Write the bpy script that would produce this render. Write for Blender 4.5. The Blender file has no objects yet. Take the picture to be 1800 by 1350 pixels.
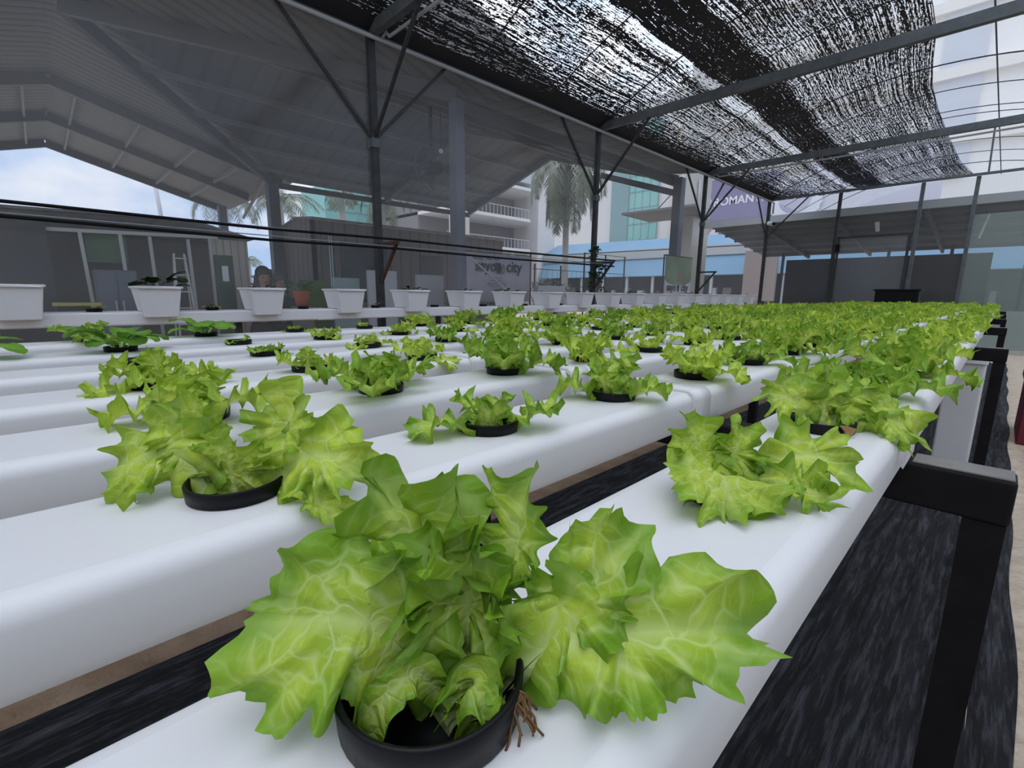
import bpy, bmesh, math, random
import numpy as np
from mathutils import Vector, Matrix

# ------------------------------------------------------------------ scene, camera, world, light
sc = bpy.context.scene
COL = sc.collection
S = 0.1125          # metres per layout unit (the lens sits 1 unit above the channel tops)
H0 = 0.9            # lens height above the ground in metres
FPX, CX, CY = 835.0, 900.0, 675.0

R = np.array([[0.6991544, -0.14015875, 0.70109817],
              [0.7149044, 0.1236899, -0.68819511],
              [0.00973781, 0.98237281, 0.18667845]])
cam = bpy.data.cameras.new('camera')
cam_o = bpy.data.objects.new('camera', cam)
COL.objects.link(cam_o)
M4 = Matrix([list(R[0]) + [0], list(R[1]) + [0], list(R[2]) + [H0], [0, 0, 0, 1]])
cam_o.matrix_world = M4
cam.sensor_width = 36.0
cam.lens = FPX / 1800.0 * 36.0
cam.clip_start = 0.01
cam.clip_end = 2000
sc.camera = cam_o

sc.view_settings.view_transform = 'Standard'
sc.view_settings.look = 'None'
sc.view_settings.gamma = 1.0
sc.view_settings.use_curve_mapping = False
sc.view_settings.exposure = 0.0
sc.cycles.transparent_max_bounces = 24
sc.cycles.max_bounces = 10

world = bpy.data.worlds.new('sky')
sc.world = world
world.use_nodes = True
nt = world.node_tree
nt.nodes.clear()
wo = nt.nodes.new('ShaderNodeOutputWorld')
bg = nt.nodes.new('ShaderNodeBackground')
tc = nt.nodes.new('ShaderNodeTexCoord')
mp = nt.nodes.new('ShaderNodeMapping')
mp.inputs['Scale'].default_value = (1.0, 1.0, 1.9)
nz = nt.nodes.new('ShaderNodeTexNoise')
nz.inputs['Scale'].default_value = 3.1
nz.inputs['Detail'].default_value = 6
nz.inputs['Roughness'].default_value = 0.55
rp = nt.nodes.new('ShaderNodeValToRGB')
rp.color_ramp.elements[0].position = 0.42
rp.color_ramp.elements[0].color = (0.45, 0.62, 0.92, 1)
rp.color_ramp.elements[1].position = 0.62
rp.color_ramp.elements[1].color = (0.93, 0.95, 1.0, 1)
nt.links.new(tc.outputs['Generated'], mp.inputs['Vector'])
nt.links.new(mp.outputs['Vector'], nz.inputs['Vector'])
nt.links.new(nz.outputs['Fac'], rp.inputs['Fac'])
nt.links.new(rp.outputs['Color'], bg.inputs['Color'])
sx = nt.nodes.new('ShaderNodeSeparateXYZ')          # overcast sky: brighter overhead than at the horizon
nt.links.new(tc.outputs['Generated'], sx.inputs['Vector'])
zr = nt.nodes.new('ShaderNodeMapRange')
zr.inputs['From Min'].default_value = 0.15
zr.inputs['From Max'].default_value = 0.95
zr.inputs['To Min'].default_value = 1.15
zr.inputs['To Max'].default_value = 2.1
nt.links.new(sx.outputs['Z'], zr.inputs['Value'])
nt.links.new(zr.outputs[0], bg.inputs['Strength'])
nt.links.new(bg.outputs['Background'], wo.inputs['Surface'])

sun = bpy.data.lights.new('sun', 'SUN')
sun.energy = 1.0
sun.angle = math.radians(50)
sun.color = (1.0, 0.97, 0.93)
sun_o = bpy.data.objects.new('sun', sun)
COL.objects.link(sun_o)
sun_o.rotation_euler = Vector((-0.12, 0.34, -0.92)).to_track_quat('-Z', 'Y').to_euler()

# ------------------------------------------------------------------ helpers
def W(p):
    return np.array([p[0] * S, p[1] * S, p[2] * S + H0])

def at(u, v, ax, val):
    """point (layout units) where the sight line through photo pixel u, v meets the plane axis = val"""
    d = R @ np.array([(u - CX) / FPX, (CY - v) / FPX, -1.0])
    return d * (val / d[ax])

MATS = {}
def nodes_of(m):
    m.use_nodes = True
    n = m.node_tree
    n.nodes.clear()
    o = n.nodes.new('ShaderNodeOutputMaterial')
    return n, o

def nd(n, t, **kw):
    x = n.nodes.new(t)
    for k, v in kw.items():
        if hasattr(x, k) and k not in ('Scale',):
            setattr(x, k, v)
        else:
            x.inputs[k].default_value = v
    return x

def mat(name, col, rough=0.6, metal=0.0, noise=None, bump=None, spec=0.4, coat=0.0):
    """plain procedural surface; noise = (scale, amount, second colour); bump = (scale, strength)"""
    if name in MATS:
        return MATS[name]
    m = bpy.data.materials.new(name)
    n, o = nodes_of(m)
    b = n.nodes.new('ShaderNodeBsdfPrincipled')
    b.inputs['Base Color'].default_value = (*col, 1)
    b.inputs['Roughness'].default_value = rough
    b.inputs['Metallic'].default_value = metal
    b.inputs['Specular IOR Level'].default_value = spec
    t = n.nodes.new('ShaderNodeTexCoord')
    if noise:
        x = nd(n, 'ShaderNodeTexNoise', Scale=noise[0], Detail=6.0)
        r = n.nodes.new('ShaderNodeValToRGB')
        r.color_ramp.elements[0].position = 0.5 - noise[1]
        r.color_ramp.elements[1].position = 0.5 + noise[1]
        r.color_ramp.elements[0].color = (*col, 1)
        r.color_ramp.elements[1].color = (*noise[2], 1)
        n.links.new(t.outputs['Object'], x.inputs['Vector'])
        n.links.new(x.outputs['Fac'], r.inputs['Fac'])
        n.links.new(r.outputs['Color'], b.inputs['Base Color'])
    if bump:
        x = nd(n, 'ShaderNodeTexNoise', Scale=bump[0], Detail=8.0)
        bp = n.nodes.new('ShaderNodeBump')
        bp.inputs['Strength'].default_value = bump[1]
        bp.inputs['Distance'].default_value = 0.02
        n.links.new(t.outputs['Object'], x.inputs['Vector'])
        n.links.new(x.outputs['Fac'], bp.inputs['Height'])
        n.links.new(bp.outputs['Normal'], b.inputs['Normal'])
    n.links.new(b.outputs['BSDF'], o.inputs['Surface'])
    MATS[name] = m
    return m

def ribbed(name, col, axis, pitch, rough=0.5, metal=0.0, depth=0.012, line=0.75, sharp=0.18):
    """corrugated / clad sheet: grooves every pitch metres across one object axis"""
    if name in MATS:
        return MATS[name]
    m = bpy.data.materials.new(name)
    n, o = nodes_of(m)
    b = n.nodes.new('ShaderNodeBsdfPrincipled')
    b.inputs['Roughness'].default_value = rough
    b.inputs['Metallic'].default_value = metal
    t = n.nodes.new('ShaderNodeTexCoord')
    sp = n.nodes.new('ShaderNodeSeparateXYZ')
    n.links.new(t.outputs['Object'], sp.inputs['Vector'])
    dv = nd(n, 'ShaderNodeMath', operation='DIVIDE'); dv.inputs[1].default_value = pitch
    n.links.new(sp.outputs[axis], dv.inputs[0])
    fr = nd(n, 'ShaderNodeMath', operation='FRACT')
    n.links.new(dv.outputs[0], fr.inputs[0])
    pp = nd(n, 'ShaderNodeMath', operation='PINGPONG'); pp.inputs[1].default_value = 0.5
    n.links.new(fr.outputs[0], pp.inputs[0])
    mr = n.nodes.new('ShaderNodeMapRange')
    mr.inputs['From Min'].default_value = 0.02
    mr.inputs['From Max'].default_value = sharp
    n.links.new(pp.outputs[0], mr.inputs['Value'])
    mx = nd(n, 'ShaderNodeMix', data_type='RGBA')
    mx.inputs[6].default_value = (col[0] * line, col[1] * line, col[2] * line, 1)
    mx.inputs[7].default_value = (*col, 1)
    n.links.new(mr.outputs[0], mx.inputs[0])
    n.links.new(mx.outputs[2], b.inputs['Base Color'])
    bp = n.nodes.new('ShaderNodeBump')
    bp.inputs['Strength'].default_value = 1.0
    bp.inputs['Distance'].default_value = depth
    n.links.new(mr.outputs[0], bp.inputs['Height'])
    n.links.new(bp.outputs['Normal'], b.inputs['Normal'])
    n.links.new(b.outputs['BSDF'], o.inputs['Surface'])
    MATS[name] = m
    return m

def film(name, trans, diff_col, tint=(1, 1, 1), gloss=0.04, streak=0.0):
    """clear plastic film: lets light straight through, with a milky share"""
    m = bpy.data.materials.new(name)
    n, o = nodes_of(m)
    tr = n.nodes.new('ShaderNodeBsdfTransparent')
    tr.inputs['Color'].default_value = (*tint, 1)
    df = n.nodes.new('ShaderNodeBsdfDiffuse'); df.inputs['Color'].default_value = (*diff_col, 1)
    tl = n.nodes.new('ShaderNodeBsdfTranslucent'); tl.inputs['Color'].default_value = (*diff_col, 1)
    gl = n.nodes.new('ShaderNodeBsdfGlossy'); gl.inputs['Roughness'].default_value = 0.12
    m1 = n.nodes.new('ShaderNodeMixShader'); m1.inputs[0].default_value = 0.5
    n.links.new(df.outputs[0], m1.inputs[1]); n.links.new(tl.outputs[0], m1.inputs[2])
    m2 = n.nodes.new('ShaderNodeMixShader'); m2.inputs[0].default_value = trans
    n.links.new(m1.outputs[0], m2.inputs[1]); n.links.new(tr.outputs[0], m2.inputs[2])
    if streak:
        t = n.nodes.new('ShaderNodeTexCoord')
        x = nd(n, 'ShaderNodeTexNoise', Scale=0.9, Detail=5.0)
        n.links.new(t.outputs['Object'], x.inputs['Vector'])
        mr = n.nodes.new('ShaderNodeMapRange')
        mr.inputs['From Min'].default_value = 0.3; mr.inputs['From Max'].default_value = 0.7
        mr.inputs['To Min'].default_value = trans - streak; mr.inputs['To Max'].default_value = trans + streak
        n.links.new(x.outputs['Fac'], mr.inputs['Value'])
        n.links.new(mr.outputs[0], m2.inputs[0])
    m3 = n.nodes.new('ShaderNodeMixShader'); m3.inputs[0].default_value = gloss
    n.links.new(m2.outputs[0], m3.inputs[1]); n.links.new(gl.outputs[0], m3.inputs[2])
    n.links.new(m3.outputs[0], o.inputs['Surface'])
    return m

def tag(o, label=None, cat=None, group=None, kind=None):
    if label: o['label'] = label
    if cat: o['category'] = cat
    if group: o['group'] = group
    if kind: o['kind'] = kind
    return o

def thing(name, loc_u, label, cat, group=None, kind=None):
    o = bpy.data.objects.new(name, None)
    o.empty_display_size = 0.05
    COL.objects.link(o)
    o.location = W(loc_u)
    return tag(o, label, cat, group, kind)

class MB:
    """collects geometry in layout units; build() makes one mesh object in metres"""
    def __init__(self):
        self.v = []; self.f = []; self.s = []
    def add(self, v, f, smooth=False):
        k = len(self.v)
        self.v += [tuple(p) for p in v]
        self.f += [tuple(i + k for i in q) for q in f]
        self.s += [smooth] * len(f)
    def box(self, a, b):
        (x0, y0, z0), (x1, y1, z1) = a, b
        self.add([(x0, y0, z0), (x1, y0, z0), (x1, y1, z0), (x0, y1, z0), (x0, y0, z1), (x1, y0, z1), (x1, y1, z1), (x0, y1, z1)],
                 [(0, 3, 2, 1), (4, 5, 6, 7), (0, 1, 5, 4), (1, 2, 6, 5), (2, 3, 7, 6), (3, 0, 4, 7)])
    def bar(self, p, q, w, h=None, up=(0, 0, 1)):
        p = Vector(p); q = Vector(q); h = h or w
        d = (q - p).normalized(); u = Vector(up)
        if abs(d.dot(u)) > 0.98: u = Vector((1, 0, 0))
        s = d.cross(u).normalized(); u = s.cross(d).normalized()
        vs = []
        for c in (p, q):
            for i, j in ((-1, -1), (1, -1), (1, 1), (-1, 1)):
                vs.append(c + s * (i * w / 2) + u * (j * h / 2))
        self.add(vs, [(0, 1, 2, 3), (7, 6, 5, 4), (0, 4, 5, 1), (1, 5, 6, 2), (2, 6, 7, 3), (3, 7, 4, 0)])
    def tube(self, pts, r, n=8, cap=True):
        pts = [Vector(p) for p in pts]
        rs = r if isinstance(r, (list, tuple)) else [r] * len(pts)
        rings = []
        ref = None
        for i, p in enumerate(pts):
            d = (pts[min(i + 1, len(pts) - 1)] - pts[max(i - 1, 0)]).normalized()
            if ref is None:
                ref = Vector((0, 0, 1)) if abs(d.z) < 0.9 else Vector((1, 0, 0))
            a = d.cross(ref).normalized(); b = a.cross(d).normalized(); ref = b
            rings.append([p + (a * math.cos(t) + b * math.sin(t)) * rs[i] for t in [2 * math.pi * k / n for k in range(n)]])
        vs = [x for rg in rings for x in rg]
        fs = []
        for i in range(len(pts) - 1):
            for k in range(n):
                fs.append((i * n + k, i * n + (k + 1) % n, (i + 1) * n + (k + 1) % n, (i + 1) * n + k))
        self.add(vs, fs, True)
        if cap:
            self.add(rings[0], [tuple(range(n))[::-1]]); self.add(rings[-1], [tuple(range(n))])
    def lathe(self, prof, c=(0, 0, 0), n=32):
        vs = []; fs = []
        for (r, z) in prof:
            for k in range(n):
                t = 2 * math.pi * k / n
                vs.append((c[0] + r * math.cos(t), c[1] + r * math.sin(t), c[2] + z))
        for i in range(len(prof) - 1):
            for k in range(n):
                fs.append((i * n + k, i * n + (k + 1) % n, (i + 1) * n + (k + 1) % n, (i + 1) * n + k))
        self.add(vs, fs, True)
    def slab(self, pts, off):
        """polygon extruded by the vector off"""
        n = len(pts); off = np.array(off)
        vs = [tuple(p) for p in pts] + [tuple(np.array(p) + off) for p in pts]
        fs = [tuple(range(n)), tuple(range(2 * n - 1, n - 1, -1))]
        for i in range(n):
            j = (i + 1) % n
            fs.append((i, i + n, j + n, j))
        self.add(vs, fs)
    def ball(self, c, r, nu=12, nv=8, sq=(1, 1, 1)):
        vs = []; fs = []
        for i in range(nv + 1):
            a = math.pi * i / nv
            for k in range(nu):
                t = 2 * math.pi * k / nu
                vs.append((c[0] + r * sq[0] * math.sin(a) * math.cos(t), c[1] + r * sq[1] * math.sin(a) * math.sin(t), c[2] + r * sq[2] * math.cos(a)))
        for i in range(nv):
            for k in range(nu):
                fs.append((i * nu + k, (i + 1) * nu + k, (i + 1) * nu + (k + 1) % nu, i * nu + (k + 1) % nu))
        self.add(vs, fs, True)
    def build(self, name, m, parent=None, bevel=0.0, fix=True):
        me = bpy.data.meshes.new(name)
        off = np.array(parent_loc(parent))
        vs = [tuple(W(p) - off) for p in self.v]
        me.from_pydata(vs, [], self.f)
        me.polygons.foreach_set('use_smooth', self.s)
        me.update()
        if fix:
            bm = bmesh.new(); bm.from_mesh(me)
            bmesh.ops.remove_doubles(bm, verts=bm.verts, dist=1e-6)
            bmesh.ops.recalc_face_normals(bm, faces=bm.faces)
            bm.to_mesh(me); bm.free()
        me.materials.append(m)
        o = bpy.data.objects.new(name, me)
        COL.objects.link(o)
        if parent: o.parent = parent
        if bevel:
            md = o.modifiers.new('bevel', 'BEVEL'); md.width = bevel * S; md.segments = 3; md.limit_method = 'ANGLE'
        return o

def parent_loc(p):
    l = Vector((0, 0, 0))
    while p is not None:
        l += p.location; p = p.parent
    return l

def text(parent, body, origin, right, up, size, m, name='lettering', bold=0.0, shear=0.0, align='LEFT', ext=0.02):
    c = bpy.data.curves.new(name, 'FONT')
    c.body = body; c.size = size * S; c.offset = bold * S; c.shear = shear; c.align_x = align; c.extrude = ext * S
    c.materials.append(m)
    o = bpy.data.objects.new(name, c)
    COL.objects.link(o)
    r = Vector(right).normalized(); u = Vector(up); u = (u - r * u.dot(r)).normalized(); n = r.cross(u)
    mw = Matrix((r, u, n)).transposed().to_4x4()
    mw.translation = Vector(W(origin)) - parent_loc(parent)
    dg = bpy.context.evaluated_depsgraph_get()
    me = bpy.data.meshes.new_from_object(o.evaluated_get(dg))
    bpy.data.objects.remove(o)
    o = bpy.data.objects.new(name, me); COL.objects.link(o)
    o.parent = parent
    o.matrix_basis = mw
    return o

ORD = ['first', 'second', 'third', 'fourth', 'fifth', 'sixth', 'seventh', 'eighth', 'ninth', 'tenth']
def nth(k):
    k += 1
    if k <= 10: return ORD[k - 1]
    suf = 'th' if 10 <= k % 100 <= 20 else {1: 'st', 2: 'nd', 3: 'rd'}.get(k % 10, 'th')
    return '%d%s' % (k, suf)

# ------------------------------------------------------------------ materials
white_pvc = mat('white_pvc', (0.745, 0.73, 0.73), 0.42, noise=(3.0, 0.35, (0.70, 0.688, 0.69)), spec=0.35)
pot_m = mat('white_pot_plastic', (.90, .885, .89), .45, noise=(6, .3, (.84, .83, .835)))
black_plastic = mat('black_plastic', (0.004, 0.004, 0.005), 0.42, spec=0.2)
black_steel = mat('black_steel', (0.006, 0.005, 0.006), 0.6, noise=(30, 0.2, (0.010, 0.009, 0.010)), spec=.15)
grey_edge = mat('worn_steel', (0.10, 0.10, 0.10), 0.6, noise=(25, 0.2, (0.22, 0.20, 0.18)))
galv = mat('galvanised_steel', (0.075, 0.085, 0.09), 0.5, 0.2, noise=(12, 0.25, (0.13, 0.14, 0.145)))
galv_light = mat('light_galvanised_pipe', (0.42, 0.43, 0.45), 0.45, 0.2)
post_steel = mat('dark_post_steel', (0.028, 0.030, 0.032), 0.55, 0.2, noise=(15, 0.25, (0.06, 0.06, 0.063)))
rust = mat('rusty_steel', (0.045, 0.035, 0.03), 0.8, noise=(20, 0.2, (0.12, 0.05, 0.03)))
soil_m = mat('dark_potting_soil', (0.02, 0.015, 0.012), 0.95, bump=(120, 1.0))
earth = mat('bare_earth', (0.20, 0.125, 0.075), 0.95, noise=(9, 0.25, (0.34, 0.24, 0.16)), bump=(22, 1.0))
sand = mat('pale_sand', (0.42, 0.33, 0.24), 0.95, noise=(14, 0.3, (0.62, 0.54, 0.44)), bump=(30, 1.0))
concrete = mat('pale_concrete', (0.45, 0.42, 0.38), 0.9, noise=(5, 0.3, (0.55, 0.52, 0.48)), bump=(40, 0.4))
dark_leaf = mat('dark_green_leaf', (0.012, 0.035, 0.010), 0.5, noise=(40, 0.2, (0.03, 0.07, 0.015)))
film_side = film('clear_side_film', 0.85, (0.80, 0.80, 0.80), (0.94, 0.94, 0.945), 0.03, 0.05)
film_roof = film('clear_roof_film', 0.72, (0.95, 0.95, 0.95), (0.97, 0.97, 0.97), 0.02, 0.04)

def leaf_material(name, deep, bright, pale, vein=9.0, transl=0.34):
    m = bpy.data.materials.new(name)
    n, o = nodes_of(m)
    L = n.links.new
    uv = n.nodes.new('ShaderNodeUVMap'); uv.uv_map = 'plan'
    rv = n.nodes.new('ShaderNodeUVMap'); rv.uv_map = 'rim'
    sp = n.nodes.new('ShaderNodeSeparateXYZ'); L(uv.outputs[0], sp.inputs[0])
    sr = n.nodes.new('ShaderNodeSeparateXYZ'); L(rv.outputs[0], sr.inputs[0])
    oi = n.nodes.new('ShaderNodeObjectInfo')
    # wobble the plan so the vein net is irregular
    nz = nd(n, 'ShaderNodeTexNoise', Scale=6.0, Detail=2.0); L(uv.outputs[0], nz.inputs['Vector'])
    wob = nd(n, 'ShaderNodeMix', data_type='RGBA', blend_type='LINEAR_LIGHT'); wob.inputs[0].default_value = 0.09
    L(uv.outputs[0], wob.inputs[6]); L(nz.outputs['Color'], wob.inputs[7])
    vo = nd(n, 'ShaderNodeTexVoronoi', feature='DISTANCE_TO_EDGE', Scale=vein); L(wob.outputs[2], vo.inputs['Vector'])
    vo2 = nd(n, 'ShaderNodeTexVoronoi', feature='DISTANCE_TO_EDGE', Scale=vein * 2.6); L(wob.outputs[2], vo2.inputs['Vector'])
    v1 = n.nodes.new('ShaderNodeMapRange'); v1.inputs['From Max'].default_value = 0.10; v1.inputs['To Min'].default_value = 0.85; v1.inputs['To Max'].default_value = 0.0
    L(vo.outputs['Distance'], v1.inputs['Value'])
    v2 = n.nodes.new('ShaderNodeMapRange'); v2.inputs['From Max'].default_value = 0.12; v2.inputs['To Min'].default_value = 0.3; v2.inputs['To Max'].default_value = 0.0
    L(vo2.outputs['Distance'], v2.inputs['Value'])
    ab = nd(n, 'ShaderNodeMath', operation='ABSOLUTE'); L(sp.outputs['Y'], ab.inputs[0])
    rb = n.nodes.new('ShaderNodeMapRange'); rb.inputs['From Min'].default_value = 0.004; rb.inputs['From Max'].default_value = 0.045; rb.inputs['To Min'].default_value = 1.0; rb.inputs['To Max'].default_value = 0.0
    L(ab.outputs[0], rb.inputs['Value'])
    fa = nd(n, 'ShaderNodeMath', operation='SUBTRACT'); fa.inputs[0].default_value = 1.1; L(sp.outputs['X'], fa.inputs[1])
    rbm = nd(n, 'ShaderNodeMath', operation='MULTIPLY'); L(rb.outputs[0], rbm.inputs[0]); L(fa.outputs[0], rbm.inputs[1])
    mxv = nd(n, 'ShaderNodeMath', operation='MAXIMUM'); L(v1.outputs[0], mxv.inputs[0]); L(v2.outputs[0], mxv.inputs[1])
    # veins fade towards the rim
    fd = n.nodes.new('ShaderNodeMapRange'); fd.inputs['From Min'].default_value = 0.35; fd.inputs['From Max'].default_value = 1.0; fd.inputs['To Min'].default_value = 0.75; fd.inputs['To Max'].default_value = 0.1
    L(sr.outputs['X'], fd.inputs['Value'])
    vv = nd(n, 'ShaderNodeMath', operation='MULTIPLY'); L(mxv.outputs[0], vv.inputs[0]); L(fd.outputs[0], vv.inputs[1])
    vm = nd(n, 'ShaderNodeMath', operation='MAXIMUM'); L(vv.outputs[0], vm.inputs[0]); L(rbm.outputs[0], vm.inputs[1])
    # blade colour
    n2 = nd(n, 'ShaderNodeTexNoise', Scale=3.5, Detail=4.0); L(uv.outputs[0], n2.inputs['Vector'])
    ad = nd(n, 'ShaderNodeMath', operation='MULTIPLY_ADD'); ad.inputs[1].default_value = 0.45; L(oi.outputs['Random'], ad.inputs[0]); L(n2.outputs['Fac'], ad.inputs[2])
    edg = n.nodes.new('ShaderNodeMapRange'); edg.inputs['From Min'].default_value = 0.45; edg.inputs['From Max'].default_value = 1.0; edg.inputs['To Max'].default_value = -0.48
    L(sr.outputs['X'], edg.inputs['Value'])
    ad2 = nd(n, 'ShaderNodeMath', operation='ADD'); L(ad.outputs[0], ad2.inputs[0]); L(edg.outputs[0], ad2.inputs[1])
    cr = n.nodes.new('ShaderNodeValToRGB')
    cr.color_ramp.elements[0].position = 0.18; cr.color_ramp.elements[0].color = (*deep, 1)
    cr.color_ramp.elements[1].position = 0.80; cr.color_ramp.elements[1].color = (*bright, 1)
    L(ad2.outputs[0], cr.inputs['Fac'])
    mx = nd(n, 'ShaderNodeMix', data_type='RGBA'); mx.inputs[7].default_value = (*pale, 1)
    L(vm.outputs[0], mx.inputs[0]); L(cr.outputs['Color'], mx.inputs[6])
    b = n.nodes.new('ShaderNodeBsdfPrincipled'); b.inputs['Roughness'].default_value = 0.48; b.inputs['Specular IOR Level'].default_value = 0.35
    L(mx.outputs[2], b.inputs['Base Color'])
    hh = nd(n, 'ShaderNodeMath', operation='MINIMUM'); hh.inputs[1].default_value = 0.35; L(vo.outputs['Distance'], hh.inputs[0])
    bp = n.nodes.new('ShaderNodeBump'); bp.inputs['Strength'].default_value = 0.5; bp.inputs['Distance'].default_value = 0.0035
    L(hh.outputs[0], bp.inputs['Height']); L(bp.outputs['Normal'], b.inputs['Normal'])
    tl = n.nodes.new('ShaderNodeBsdfTranslucent'); L(mx.outputs[2], tl.inputs['Color'])
    ms = n.nodes.new('ShaderNodeMixShader'); ms.inputs[0].default_value = transl
    L(b.outputs[0], ms.inputs[1]); L(tl.outputs[0], ms.inputs[2]); L(ms.outputs[0], o.inputs['Surface'])
    return m

lettuce_m = leaf_material('lettuce_leaf', (0.20, 0.38, 0.020), (0.60, 0.73, 0.065), (0.74, 0.84, 0.36))
seedling_m = leaf_material('seedling_leaf', (0.12, 0.28, 0.03), (0.20, 0.42, 0.04), (0.32, 0.52, 0.12), vein=6)

def net_material():
    m = bpy.data.materials.new('black_shade_net')
    n, o = nodes_of(m); L = n.links.new
    uv = n.nodes.new('ShaderNodeUVMap'); uv.uv_map = 'cloth'
    def ns(sx, sy, sc_, det):
        mp = n.nodes.new('ShaderNodeMapping'); mp.inputs['Scale'].default_value = (sx, sy, 1)
        L(uv.outputs[0], mp.inputs['Vector'])
        x = nd(n, 'ShaderNodeTexNoise', Scale=sc_, Detail=det); L(mp.outputs[0], x.inputs['Vector']); return x
    streak = ns(8.0, 0.06, 1.0, 3.0)      # long strands that run down the house
    tape = ns(8.0, 1.15, 1.0, 3.0)         # short tapes
    grain = ns(12.0, 4.5, 1.0, 1.0)
    sp = n.nodes.new('ShaderNodeSeparateXYZ'); L(uv.outputs[0], sp.inputs[0])
    cov = n.nodes.new('ShaderNodeValToRGB')   # closeness of the knit across the cloth (0..1 over 40 units)
    dv = nd(n, 'ShaderNodeMath', operation='DIVIDE'); dv.inputs[1].default_value = 40.0; L(sp.outputs['X'], dv.inputs[0])
    el = cov.color_ramp.elements
    el[0].position = 0.0; el[0].color = (0.95,) * 3 + (1,)
    el[1].position = 1.0; el[1].color = (0.56,) * 3 + (1,)
    for p, c in ((0.016, 0.9), (0.032, 0.58), (0.11, 0.45), (0.185, 0.44), (0.205, 0.56), (0.218, 0.38), (0.238, 0.36), (0.244, 0.65), (0.330, 0.67), (0.350, 0.47), (0.50, 0.48), (0.66, 0.50)):
        e = el.new(p); e.color = (c, c, c, 1)
    L(dv.outputs[0], cov.inputs['Fac'])
    a = nd(n, 'ShaderNodeMath', operation='MULTIPLY_ADD'); a.inputs[1].default_value = 0.75; L(streak.outputs['Fac'], a.inputs[0])
    b = nd(n, 'ShaderNodeMath', operation='MULTIPLY'); b.inputs[1].default_value = 0.62; L(tape.outputs['Fac'], b.inputs[0]); L(b.outputs[0], a.inputs[2])
    c = nd(n, 'ShaderNodeMath', operation='MULTIPLY_ADD'); c.inputs[1].default_value = 0.45; L(grain.outputs['Fac'], c.inputs[0]); L(a.outputs[0], c.inputs[2])
    d = nd(n, 'ShaderNodeMath', operation='MULTIPLY_ADD'); d.inputs[1].default_value = 0.75; d.inputs[2].default_value = 0.595
    L(cov.outputs['Color'], d.inputs[0])
    sub = nd(n, 'ShaderNodeMath', operation='SUBTRACT'); L(d.outputs[0], sub.inputs[0]); L(c.outputs[0], sub.inputs[1])
    mr = n.nodes.new('ShaderNodeMapRange'); mr.inputs['From Min'].default_value = -0.018; mr.inputs['From Max'].default_value = 0.018
    L(sub.outputs[0], mr.inputs['Value'])
    tr = n.nodes.new('ShaderNodeBsdfTransparent')
    pb = n.nodes.new('ShaderNodeBsdfPrincipled'); pb.inputs['Base Color'].default_value = (0.012, 0.012, 0.016, 1); pb.inputs['Roughness'].default_value = 0.6
    ms = n.nodes.new('ShaderNodeMixShader'); L(mr.outputs[0], ms.inputs[0]); L(tr.outputs[0], ms.inputs[1]); L(pb.outputs[0], ms.inputs[2])
    L(ms.outputs[0], o.inputs['Surface'])
    return m
net_m = net_material()

# ------------------------------------------------------------------ setting: ground, film walls, roof
g = MB(); g.box((-3500, -600, -9), (2500, 4500, -8)); tag(g.build('floor', sand), kind='structure')
g = MB(); g.box((-33, -16, -7.99), (-11.5, 99, -7.9)); tag(g.build('trim_1', earth), kind='structure')       # bare earth bed by the wall
def wrinkled_mat():
    b = MB(); rng = np.random.RandomState(4)
    xs = np.linspace(-11.6, 1.25, 120); ys = np.linspace(-4, 84, 90)
    ph = rng.uniform(0, 6, 12)
    def h(x, y):
        e = min(1.0, (1.25 - x) / 0.4, (x + 11.6) / 0.4)
        return -7.86 + e * (0.07 * math.sin(x * 9 + 1.1 * math.sin(y * .5) + ph[0]) + 0.05 * math.sin(x * 17 + 0.9 * math.sin(y * .9 + ph[1])) + 0.03 * math.sin(x * 31 + y * .4))
    v = [(x + 0.06 * math.sin(y * .7 + ph[3]) * (1 if x > 0.9 else 0), y, h(x, y)) for y in ys for x in xs]
    nx = len(xs)
    f = [(j * nx + i, j * nx + i + 1, (j + 1) * nx + i + 1, (j + 1) * nx + i) for j in range(len(ys) - 1) for i in range(nx - 1)]
    b.add(v, f, True)
    m = bpy.data.materials.new('black_mulch_film')
    n, o = nodes_of(m); L = n.links.new
    t = n.nodes.new('ShaderNodeTexCoord')
    mp = n.nodes.new('ShaderNodeMapping'); mp.inputs['Scale'].default_value = (46, 4, 5); L(t.outputs['Object'], mp.inputs['Vector'])
    x = nd(n, 'ShaderNodeTexNoise', Scale=1.5, Detail=9.0, Roughness=0.72); L(mp.outputs[0], x.inputs['Vector'])
    r = n.nodes.new('ShaderNodeValToRGB'); r.color_ramp.elements[0].position = 0.48; r.color_ramp.elements[0].color = (0.012, 0.012, 0.014, 1)
    r.color_ramp.elements[1].position = 0.68; r.color_ramp.elements[1].color = (0.085, 0.085, 0.10, 1)
    L(x.outputs['Fac'], r.inputs['Fac'])
    pb = n.nodes.new('ShaderNodeBsdfPrincipled'); pb.inputs['Roughness'].default_value = 0.62; pb.inputs['Specular IOR Level'].default_value = 0.25; L(r.outputs['Color'], pb.inputs['Base Color'])
    bp = n.nodes.new('ShaderNodeBump'); bp.inputs['Strength'].default_value = 1.0; bp.inputs['Distance'].default_value = 0.012
    L(x.outputs['Fac'], bp.inputs['Height']); L(bp.outputs['Normal'], pb.inputs['Normal']); L(pb.outputs[0], o.inputs['Surface'])
    tag(b.build('mulch_sheet', m), 'wrinkled black mulch film spread on the ground under the channels', 'ground sheet')
wrinkled_mat()
g = MB(); g.box((1.95, -6, -8), (4.2, 37, -7.55)); tag(g.build('aisle_kerb', concrete, bevel=0.05), 'pale concrete kerb running along the aisle beside the bench', 'kerb')

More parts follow.
